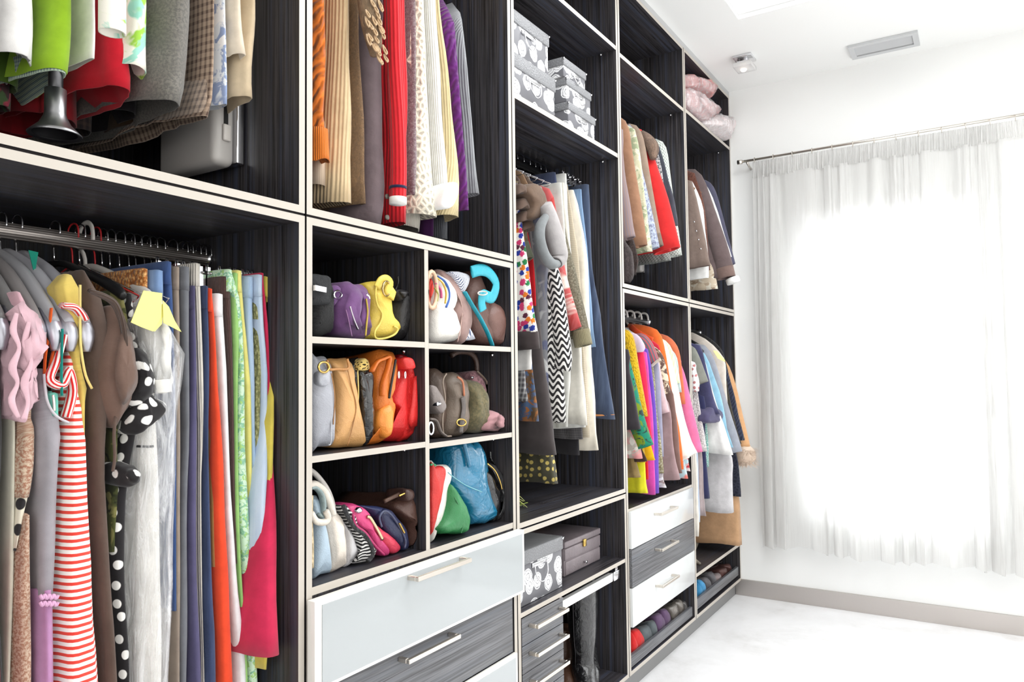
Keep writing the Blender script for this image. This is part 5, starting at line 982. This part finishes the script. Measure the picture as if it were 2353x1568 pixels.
a=PY(1488,632,.22); hx1=P[4]-.0025-PT-.001
cs=thing('lift_housing','pale grey wardrobe lift housing at the back of the coat cabinet','lift mechanism',(hx1-.03,.3,a.z))
rbox('shell',hx1-.06,hx1-.02,.2,.36,a.z,a.z+.35,SC,cs,.012); box('metal_rim',hx1-.019,hx1-.003,.2,.37,a.z,a.z+.35,CHROME,cs); box('slot',hx1-.046,hx1-.038,.1985,.201,a.z+.06,a.z+.25,M((24,22,22),'flat'),cs)
# ================= LOWER BLOUSE CABINET =================
def s5(*a,**k): return sd(*a,yc=.18,grp=G5,**k)
s5('black short-sleeved top at the far left of the blouse rail','top','top',2.66,[(1441,800),(1446,850),(1456,900),(1464,945),(1471,986)],M((52,48,52)),.024)
gt=M((30,120,96),'print',(110,130,30),s=14,c3=(40,56,54))
s5('green and teal knitted cardigan with horizontal bands','cardigan','cardigan',2.70,[(1440,800),(1446,826),(1458,870),(1478,950),(1493,1000),(1504,1030)],gt,.026,sleeve=(.036,.04))
s5('mustard yellow sweater with pointed shoulder','sweater','sweater',2.74,[(1441,768),(1452,774),(1460,790),(1468,840),(1479,900),(1490,960),(1502,1020),(1509,1066)],M((214,172,30),'knit'),.024,slen=.8,sleeve=(.034,.03))
s5('pale lilac top between mustard sweater and red cardigan','top','top',2.77,[(1442,762),(1462,768),(1474,782),(1480,800)],M((206,190,212)),.014,hem=-.02)
s5('raspberry red cardigan behind the mustard sweater','cardigan','cardigan',2.80,[(1446,784),(1466,790),(1478,806),(1485,850),(1490,900),(1496,980),(1500,1010)],M((214,40,76)),.018,sleeve=(.03,.028))
s5('magenta pink blouse between raspberry cardigan and violet blouse','blouse','blouse',2.84,[(1460,790),(1480,798),(1488,830),(1492,880),(1498,940),(1503,1040),(1505,1136)],M((200,72,160)),.018)
s5('violet purple blouse beside the magenta one','blouse','blouse',2.875,[(1470,782),(1486,796),(1494,830),(1500,880),(1506,930),(1509,1010),(1511,1132)],M((104,72,176)),.016)
r_,S=s5('grey and red striped short-sleeved tee with cream cuff','t_shirt','t-shirt',2.91,[(1474,778),(1488,782),(1502,796),(1512,820),(1517,836)],M((96,104,112),'vstripe',(180,90,96),s=22),.016,sleeve=(.03,.03))
sweep('cream_cuff',[PX(1497,842,2.885),PX(1508,832,2.885),PX(1518,826,2.885)],.006,M((232,226,206),'rib',s=80),r_,n=8,steps=8)
s5('olive grey marled tunic','top','top',2.90,[(1490,820),(1500,840),(1506,900),(1512,960),(1520,1030),(1526,1090)],M((124,116,78),'cloth',(168,164,140),120),.014)
s5('lavender grey satin blouse with long sleeve','blouse','blouse',2.935,[(1494,800),(1512,826),(1518,880),(1521,940),(1524,1000),(1526,1050)],M((150,150,172)),.014,sleeve=(.026,.022))
s5('pale pink blouse with gathered sleeve cuff','blouse','blouse',2.97,[(1500,806),(1514,830),(1522,870),(1530,910),(1540,950)],M((214,184,188)),.014,sleeve=(.024,.022))
s5('cream and brown ornate leopard print blouse','blouse','blouse',3.0,[(1508,800),(1522,818),(1531,840),(1538,880),(1541,906)],M((92,72,66),'print',(214,200,176),s=24,c3=(160,140,120)),.016,sleeve=(.03,.026))
r_,S=s5('long mauve satin blouse with button placket','blouse','blouse',2.99,[(1516,900),(1540,940),(1546,1000),(1552,1060),(1562,1104)],M((156,130,132)),.02)
s5('dusky brown pleated tunic beside the mauve blouse','top','top',3.03,[(1530,880),(1546,900),(1554,960),(1560,1030),(1567,1090)],M((124,96,90)),.014)
r_,S=s5('bright orange blouse with wide collar','blouse','blouse',3.07,[(1462,752),(1490,764),(1512,770),(1522,778),(1530,810),(1540,870),(1552,940),(1564,1000),(1572,1080)],M((232,110,48)),.02,sleeve=(.036,.028))
sweep('collar',[PX(1449,750,3.02),PX(1462,764,3.0),PX(1480,774,3.0),PX(1500,780,3.0)],[.012,.016,.014,.008],M((230,84,40)),r_,n=10,steps=14,flat=.4,fdir=(1,0,0))
s5('coral red top under the orange blouse collar','top','top',3.03,[(1470,776),(1496,782),(1512,790),(1520,820),(1526,880)],M((206,48,70)),.010)
s5('white sheer blouse on the wide middle of the rail','blouse','blouse',3.11,[(1500,776),(1526,790),(1540,820),(1556,880),(1572,960),(1590,1020),(1606,1052)],M((236,236,232),'print',(246,240,232),s=10,c3=(232,224,214)),.03,sleeve=(.04,.045))
s5('pale mint striped blouse peeking above the white one','blouse','blouse',3.15,[(1506,770),(1530,784),(1544,800),(1554,840),(1562,880)],M((206,226,196),'vstripe',(232,214,170),s=24),.014)
s5('powder blue grey blouse beside the mint one','blouse','blouse',3.17,[(1520,790),(1544,804),(1556,822),(1562,860),(1566,900)],M((190,206,206)),.012)
s5('terracotta orange blouse near the right end of the rail','blouse','blouse',3.20,[(1512,772),(1540,784),(1556,798),(1564,820),(1570,870),(1576,930)],M((206,110,76)),.016,sleeve=(.03,.026))
s5('bubblegum pink blouse at the right of the blouse rail','blouse','blouse',3.25,[(1560,820),(1576,868),(1590,930),(1604,990),(1616,1042)],M((226,116,160)),.02,sleeve=(.035,.035))
s5('dark magenta top at the back near the right end','top','top',3.23,[(1486,758),(1506,766),(1520,778)],M((150,30,80)),.010,hem=-.1)
s5('white and red trimmed long top low at the right','top','top',3.15,[(1540,900),(1570,1000),(1582,1060),(1588,1082)],M((226,214,214),'print',(200,60,70),s=10,c3=(180,210,220)),.016)
s5('pale blue and coral print skirt hem at the right','skirt','skirt',3.12,[(1530,900),(1560,1000),(1572,1060),(1580,1098)],M((190,214,222),'print',(220,120,110),s=12,c3=(230,230,226)),.014)
s5('grey and pink abstract print skirt at the lower left','skirt','skirt',2.68,[(1444,960),(1456,990),(1468,1020),(1474,1052)],M((170,162,152),'print',(206,140,140),s=14,c3=(200,196,186)),.02,yb=.4)
s5('dark brown velvet skirt below the abstract print','skirt','skirt',2.72,[(1446,980),(1470,1020),(1488,1060)],M((70,50,44),'suede'),.02,yb=.4)
s5('mustard yellow skirt hem under the sweater','skirt','skirt',2.77,[(1470,980),(1496,1020),(1506,1060)],M((226,176,20)),.016,yb=.4)
s5('khaki brown trousers hem at the lower left','trousers','trousers',2.71,[(1442,1000),(1460,1060),(1470,1100)],M((140,118,76)),.02,yb=.42)
s5('lime yellow flared trousers with the low hem','trousers','trousers',2.78,[(1466,1000),(1480,1060),(1484,1110),(1489,1136)],M((220,214,44)),.018,yb=.4)
s5('scarlet scarf end between yellow and magenta','scarf','scarf',2.81,[(1480,1000),(1488,1060),(1490,1104)],M((206,30,40)),.010,yb=.3)
s5('silver grey tied scarf end resting above the shelf','scarf','scarf',2.90,[(1516,1070),(1524,1100),(1530,1122)],M((170,166,168),'print',(120,100,100),s=14,c3=(200,200,204)),.012,yb=.3)
for i,x in enumerate((2.72,2.80,2.88,2.96,3.04,3.12,3.20,3.28)):
    hanger('white',x,1.452,'%s plastic hanger, %s from the left above the blouses'%('red' if i in(1,) else 'white',cl[i]),col=(176,40,50) if i==1 else (226,224,220),y=.2,w=.15,group=None if i==1 else 'white plastic hangers above the blouses')
# ================= UPPER CORNER CABINET =================
def s6(*a,**k): return sd(*a,yc=.2,grp=G6,**k)
r_,S=s6('taupe brown jacket with a row of snap buttons','jacket','jacket',3.52,[(1582,408),(1592,430),(1604,470),(1614,520),(1624,570),(1632,612)],M((124,108,100),'suede'),.03)
for i,(u,v) in enumerate(((1595,510),(1600,531),(1605,551),(1610,572))): sweep('snap_button',[PX(u,v,3.486),PX(u,v,3.483)],.004,CHROME,r_,n=8)
s6('white shirt behind the taupe jacket','shirt','shirt',3.58,[(1580,406),(1594,424),(1606,450),(1615,475),(1621,530),(1625,580),(1628,640)],M((238,238,236)),.024)
s6('rust and black textured ruffle blouse','blouse','blouse',3.62,[(1586,386),(1594,392),(1600,410),(1610,440),(1618,480),(1624,540),(1630,600),(1632,622)],M((140,84,66),'shaggy'),.014)
s6('dark taupe padded jacket with white shirt cuff','jacket','jacket',3.70,[(1594,400),(1608,406),(1622,424),(1640,475),(1656,520),(1672,565),(1684,608),(1690,636)],M((104,90,90),'suede'),.032,sleeve=(.05,.045),cuff=M((120,100,94),'suede'))
sweep('white_cuff',[PX(1682,640,3.71),PX(1686,650,3.71)],.034,M((240,240,238)),r_,n=14,open_end=False)
s6('white shirt between the padded jacket and the navy one','shirt','shirt',3.78,[(1612,416),(1626,430),(1644,470),(1662,530),(1680,590)],M((240,240,238)),.014)
s6('slate navy jacket at the right end beside the wall','jacket','jacket',3.84,[(1620,420),(1636,430),(1648,450),(1662,500),(1678,560),(1691,610)],M((84,84,104)),.02,sleeve=(.04,.04))
s6('beige patterned scarf hanging low in the upper corner cabinet','scarf','scarf',3.68,[(1610,560),(1632,600),(1644,630),(1649,664)],M((190,176,156),'print',(150,130,110),s=24,c3=(206,200,186)),.02,neck=False)
bx=thing('boot','tan and grey tall boot standing under the taupe jacket','boot',(3.62,.1,zf4))
a=PY(1606,690,.08)
sweep('shaft',[(3.58,.12,zf4+.02),(3.58,.12,zf4+.10),(3.58,.12,zf4+.22)],[.05,.048,.05],M((110,96,82),'leather'),bx,n=18,steps=8); sweep('tan_foot',[(3.58,.12,zf4+.02),(3.58,.12,zf4+.001)],[.052,.048],M((190,140,84),'leather'),bx,n=18)
for i,x in enumerate((3.55,3.65,3.75,3.88)): hanger('wood',x,2.232,'brown wooden hanger, %s from the left in the upper corner cabinet'%cl[i],col=(130,92,56),y=.2,w=.17,group='wooden hangers in the upper corner cabinet')
# bedding
PK=M((206,168,168),'cloth'); zs=2.4371
def wrap(label,A,pts,y0,y1,m_,z):
    b=thing('bedding_bundle',label,'bedding',(PY(*px(A,pts[0]),y0).x+.05,.15,z))
    o=puff('blanket',A,pts,y0,y1,m_,b,r=.05,wr=.010,wf=14,bulge=.012)
    o2=puff('plastic_wrap',A,pts,y0-.006,y1+.01,FILM,b,r=.05,wr=.012,wf=20,bulge=.012)
    zm=min(v.co.z for v in o.data.vertices)
    for c_ in (o,o2):
        for v in c_.data.vertices: v.co.x=min(max(v.co.x,cab['5u']['x0']+.003-b.location.x),cab['5u']['x1']-.003-b.location.x)
    return b
wrap('rolled pink blanket in clear plastic on the top corner shelf',R3,[(572,730),(566,700),(600,662),(690,740),(760,790),(806,838),(800,868),(760,900),(720,930),(640,870),(590,800)],-.03,.34,PK,zs)
wrap('white and pink pillow in plastic at the front right of the top corner shelf',R3,[(720,925),(740,890),(800,860),(850,870),(900,890),(908,950),(880,1040),(860,1052),(800,1010),(750,970)],-.05,.36,M((226,212,212)),zs)
wrap('rose pink quilt folded in clear plastic, topmost bundle of the corner shelf',R3,[(570,655),(566,600),(566,560),(620,572),(700,602),(760,646),(778,672),(770,700),(738,748),(700,735),(640,700)],-.01,.34,M((214,150,148)),zs+.1)
# ================= LOWER CORNER CABINET =================
def s7(*a,**k): return sd(*a,yc=.17,grp=G7,**k)
s7('white blouse with tiny floral dots at the left of the corner rail','blouse','blouse',3.42,[(1592,830),(1598,852),(1605,880),(1604,898)],M((232,230,230),'dots',(180,120,120),s=40),.02)
s7('grey green felt jacket with short wide sleeve','jacket','jacket',3.46,[(1592,806),(1600,812),(1610,830),(1622,862),(1630,884)],M((128,130,122),'suede'),.024,sleeve=(.05,.05))
s7('pale grey ribbed knit sweater with pointed hem','sweater','sweater',3.44,[(1594,880),(1604,900),(1612,960),(1620,1020),(1624,1040)],M((212,206,206),'knit'),.02)
r_,S=s7('dark navy shirt with rolled-up sleeve','shirt','shirt',3.52,[(1592,788),(1608,794),(1616,812),(1624,850),(1634,890),(1644,930),(1656,950)],M((66,66,98),'suede'),.028)
puff('rolled_sleeve',F_,[(1622,958),(1630,936),(1644,938),(1658,948),(1655,966),(1652,980),(1640,972),(1624,972)],-.06,.0,M((78,74,104),'suede'),r_,r=.02,wr=.008)
s7('dark navy tie-front dress hanging long','dress','dress',3.48,[(1612,900),(1620,980),(1622,1060),(1626,1120),(1628,1148)],M((44,46,80)),.018,yb=.3)
s7('white embroidered shirt with wide front hem','shirt','shirt',3.58,[(1600,800),(1620,830),(1634,880),(1650,940),(1668,990),(1684,1044)],M((232,232,230)),.024,yb=.28)
s7('light blue shirt behind the white embroidered one','shirt','shirt',3.63,[(1606,800),(1624,820),(1640,860),(1658,920),(1672,980),(1684,1030)],M((150,196,220)),.014)
s7('dove grey silky jacket','jacket','jacket',3.69,[(1612,800),(1630,810),(1646,840),(1664,900),(1682,960),(1698,1010),(1707,1042)],M((150,154,164)),.022,sleeve=(.04,.045))
r_,S=s7('cream coat in a clear garment bag with a yellow paper ticket','coat','coat',3.74,[(1600,770),(1626,782),(1644,800),(1664,826),(1668,870),(1671,930)],M((214,204,194)),.02)
plate('yellow_ticket',F_,[(1639,806),(1646,806),(1666,828),(1666,832),(1650,824)],-.075,.0015,tk,r_)
s7('black fur-collared coat at the back of the corner rail','coat','coat',3.86,[(1600,762),(1630,776),(1655,800),(1668,830),(1676,870)],M((44,42,44),'shaggy'),.02)
s7('olive fuzzy cardigan edge beside the garment bag','cardigan','cardigan',3.79,[(1660,860),(1674,900),(1684,950),(1694,990),(1702,1020)],M((96,88,72),'fuzz'),.014)
s7('charcoal navy cable knit cardigan with big buttons','cardigan','cardigan',3.84,[(1664,840),(1676,870),(1688,910),(1698,960),(1706,990),(1711,1014)],M((60,64,84),'cable'),.022)
r_,S=s7('camel coat with fluffy cream fur cuff, nearest the wall','coat','coat',3.93,[(1660,824),(1676,846),(1692,890),(1706,950),(1718,1000),(1725,1030)],M((206,160,116),'suede'),.03,sleeve=(.045,.05))
c0=PX(1718,1046,3.93); c0.y-=.0; FU=M((226,206,188),'cloth')
sweep('fur_cuff',[c0+Vector((0,.02,.05)),c0+Vector((0,.02,.02)),c0+Vector((0,.015,-.03)),c0+Vector((0,.01,-.055))],[.03,.055,.055,.02],FU,r_,n=20,steps=12)
V=[];Fc=[]; rr=random.Random(12)
for i in range(1500):
    a=rr.uniform(0,2*pi); h=rr.uniform(-.05,.03); base=c0+Vector((cos(a)*.05,.015+sin(a)*.05,h)); d_=Vector((cos(a)*1,sin(a)*1,h*9+rr.uniform(-.5,.3))).normalized()*rr.uniform(.02,.04); s_=Vector((-sin(a),cos(a),0))*.0012
    n_=len(V); V+=[base-s_,base+s_,base+d_]; Fc.append((n_,n_+1,n_+2))
o=mk('fur_strands',V,Fc,FU,r_,False); o['kind']='stuff'
s7('long pale garment bag with silver sheen','garment_bag','garment bag',3.64,[(1640,980),(1682,1052),(1683,1100),(1685,1178)],M((196,194,196),'suede'),.03,yb=.28,neck=False)
s7('black lace skirt beside the pale garment bag','skirt','skirt',3.84,[(1680,1000),(1696,1060),(1700,1100),(1702,1142)],M((44,46,60),'lace',s=60),.02,neck=False)
s7('tan suede coat skirt standing at the bottom of the corner cabinet','coat','coat',3.86,[(1690,1100),(1699,1160),(1702,1210),(1703,1252)],M((186,148,112),'suede'),.05,neck=False,yb=.4)
s7('grey blue and white striped trousers at the left of the corner cabinet','trousers','trousers',3.43,[(1600,980),(1606,1100),(1609,1202)],M((150,166,190),'vstripe',(196,204,214),s=40),.016)
s7('mauve grey narrow trousers beside the striped ones','trousers','trousers',3.46,[(1606,980),(1616,1080),(1620,1150),(1624,1186)],M((170,156,156)),.014)
s7('cream trousers hanging lowest at the cabinet partition','trousers','trousers',3.40,[(1596,980),(1602,1100),(1606,1232)],M((222,216,206)),.014)
s7('turquoise beaded necklace strands hanging beside the white shirt','necklace','necklace',3.53,[(1624,970),(1628,1020),(1629,1072)],M((130,180,172),'dots',(220,230,220),s=120),.008,neck=False,yb=.0)
for i,x in enumerate((3.5,3.6,3.7,3.8,3.9)): hanger('black',x,1.432,'black plastic hanger, %s from the left in the lower corner cabinet'%cl[i],col=(40,40,42),y=.17,w=.15,group='black hangers in the lower corner cabinet')
ht=thing('feather_tassel','pale curled feather tassel on the lower corner shelf','tassel',(3.50,.05,.2775))
sweep('tassel',[PZ(1600,1240,.30)+Vector((0,0,.0)),(3.47,.07,.32),(3.50,.05,.30),(3.53,.04,.283),(3.55,.045,.281)],[.02,.018,.01,.006,.004],M((190,178,160),'fuzz'),ht,steps=16)
# ================= SHOES =================
def shoe(label,A,pts,y0,m_,grp,zlow,length=.13):
    W=[PY(*px(A,p),y0+.012) for p in pts]; x=sum(w_.x for w_ in W)/len(W); zb=min(w_.z for w_ in W)
    b=thing('shoe',label,'shoe',(x,y0+.08,zb),grp)
    tp_=min(pts,key=lambda q:q[1]); ti=pts.index(tp_); pts=pts[:ti]+[tp_,tp_]+pts[ti+1:]
    puff('toe',A,pts,y0,y0+length,m_,b,r=.016,wr=.001,bulge=.004,back=(.55,.55))
    zm=(max(w_.z for w_ in W)+zb)/2; hw=(max(w_.x for w_ in W)-min(w_.x for w_ in W))/2
    sweep('opening_trim',[(x-hw*.5,y0+.10,zm+.022),(x-hw*.4,y0+.05,zm+.03),(x,y0+.04,zm+.033),(x+hw*.4,y0+.05,zm+.03),(x+hw*.5,y0+.10,zm+.022)],.0016,M((60,50,50),'leather'),b,n=5,steps=14)
    sweep('heel',[(x,y0+length-.02,zm),(x,y0+length-.005,zm-.02)],[.009,.006],m_,b,n=8)
    return b
Q=(1440,1340,6.875); gsh='shoes on the tilted tray under the three drawers'
RS=M((214,44,44),'suede'); GS2=M((96,104,108),'suede'); PS=M((104,80,112),'suede'); MS=M((120,114,108),'patent')
shoe('left red suede pointed shoe, half hidden by the cabinet side',Q,[(40,1250),(40,800),(62,792),(95,850),(128,930),(138,985),(110,1090),(70,1240)],.025,RS,gsh,0)
shoe('right red suede pointed shoe',Q,[(105,1180),(90,1050),(66,780),(110,735),(150,718),(195,780),(232,860),(242,915),(215,1010),(175,1110)],.03,RS,gsh,0)
shoe('left grey suede pointed shoe next to the red pair',Q,[(225,1080),(215,960),(190,740),(260,690),(310,662),(345,740),(368,850),(345,930),(300,1010)],.03,GS2,gsh,0)
shoe('right grey suede pointed shoe beside the purple pair',Q,[(350,970),(345,850),(330,640),(370,600),(405,588),(435,660),(450,760),(435,850),(395,930)],.03,GS2,gsh,0)
shoe('left purple suede pointed shoe',Q,[(455,880),(445,720),(420,540),(460,490),(500,470),(545,540),(572,620),(555,710),(515,820)],.03,PS,gsh,0)
shoe('right purple suede pointed shoe',Q,[(555,790),(550,640),(530,450),(560,415),(590,402),(635,470),(658,560),(640,640),(600,730)],.03,PS,gsh,0)
shoe('left grey metallic snakeskin shoe',Q,[(690,670),(680,520),(660,400),(700,350),(745,322),(790,410),(812,490),(780,560),(720,640)],.03,MS,gsh,0)
shoe('right grey metallic snakeskin shoe',Q,[(800,560),(790,430),(760,320),(790,285),(825,262),(865,330),(888,410),(870,470),(830,530)],.03,MS,gsh,0)
shoe('small dark pewter shoe at the right end of the drawer tray',Q,[(880,520),(875,420),(862,310),(890,282),(920,340),(945,420),(925,460)],.035,M((96,94,94),'patent'),gsh,0)
g8='shoes on the tray of the corner cabinet'
BSu=M((70,150,200),'suede'); DG=M((96,94,98),'suede'); RB=M((96,66,62),'leather')
shoe('left sky blue suede shoe with nude lining at the cabinet partition',R6,[(642,965),(640,840),(652,845),(668,880),(672,905),(660,940)],.03,BSu,g8,0)
shoe('right sky blue suede shoe',R6,[(672,945),(660,890),(648,820),(665,810),(690,840),(698,880),(690,910),(680,935)],.03,BSu,g8,0)
shoe('left dark grey suede shoe beside the blue pair',R6,[(700,915),(695,860),(680,810),(708,792),(732,820),(742,860),(730,890)],.03,DG,g8,0)
shoe('right dark grey suede shoe',R6,[(745,880),(738,820),(722,775),(748,754),(770,790),(780,830),(765,860)],.03,DG,g8,0)
shoe('grey snake print shoe in the middle of the corner tray',R6,[(778,850),(775,800),(782,778),(805,764),(818,800),(815,826),(795,842)],.03,M((150,136,136),'croc'),g8,0)
shoe('left reddish brown shoe at the right of the corner tray',R6,[(815,810),(812,770),(815,735),(850,718),(862,750),(858,785),(838,800)],.03,RB,g8,0)
shoe('right reddish brown shoe, last on the corner tray',R6,[(862,770),(856,735),(850,708),(878,695),(888,720),(888,750),(872,765)],.035,RB,g8,0)
# keep the hanging things between the cabinet sides
for o in list(bpy.data.objects):
    if o.parent or 'category' not in o or o['category'] in('cabinet','curtain','curtain rod','vent','lamp','bedding'): continue
    i=max(k for k in range(5) if P[k]<=o.location.x); lo,hi=P[i]+.0178,P[i+1]-.0178
    for c_ in o.children:
        if c_.type=='MESH' and c_.location.length<1e-6 and not o.rotation_euler.z:
            for v in c_.data.vertices:
                if v.co.y+o.location.y>-.002:
                    x=v.co.x+o.location.x
                    if x<lo: v.co.x=lo-o.location.x
                    elif x>hi: v.co.x=hi-o.location.x
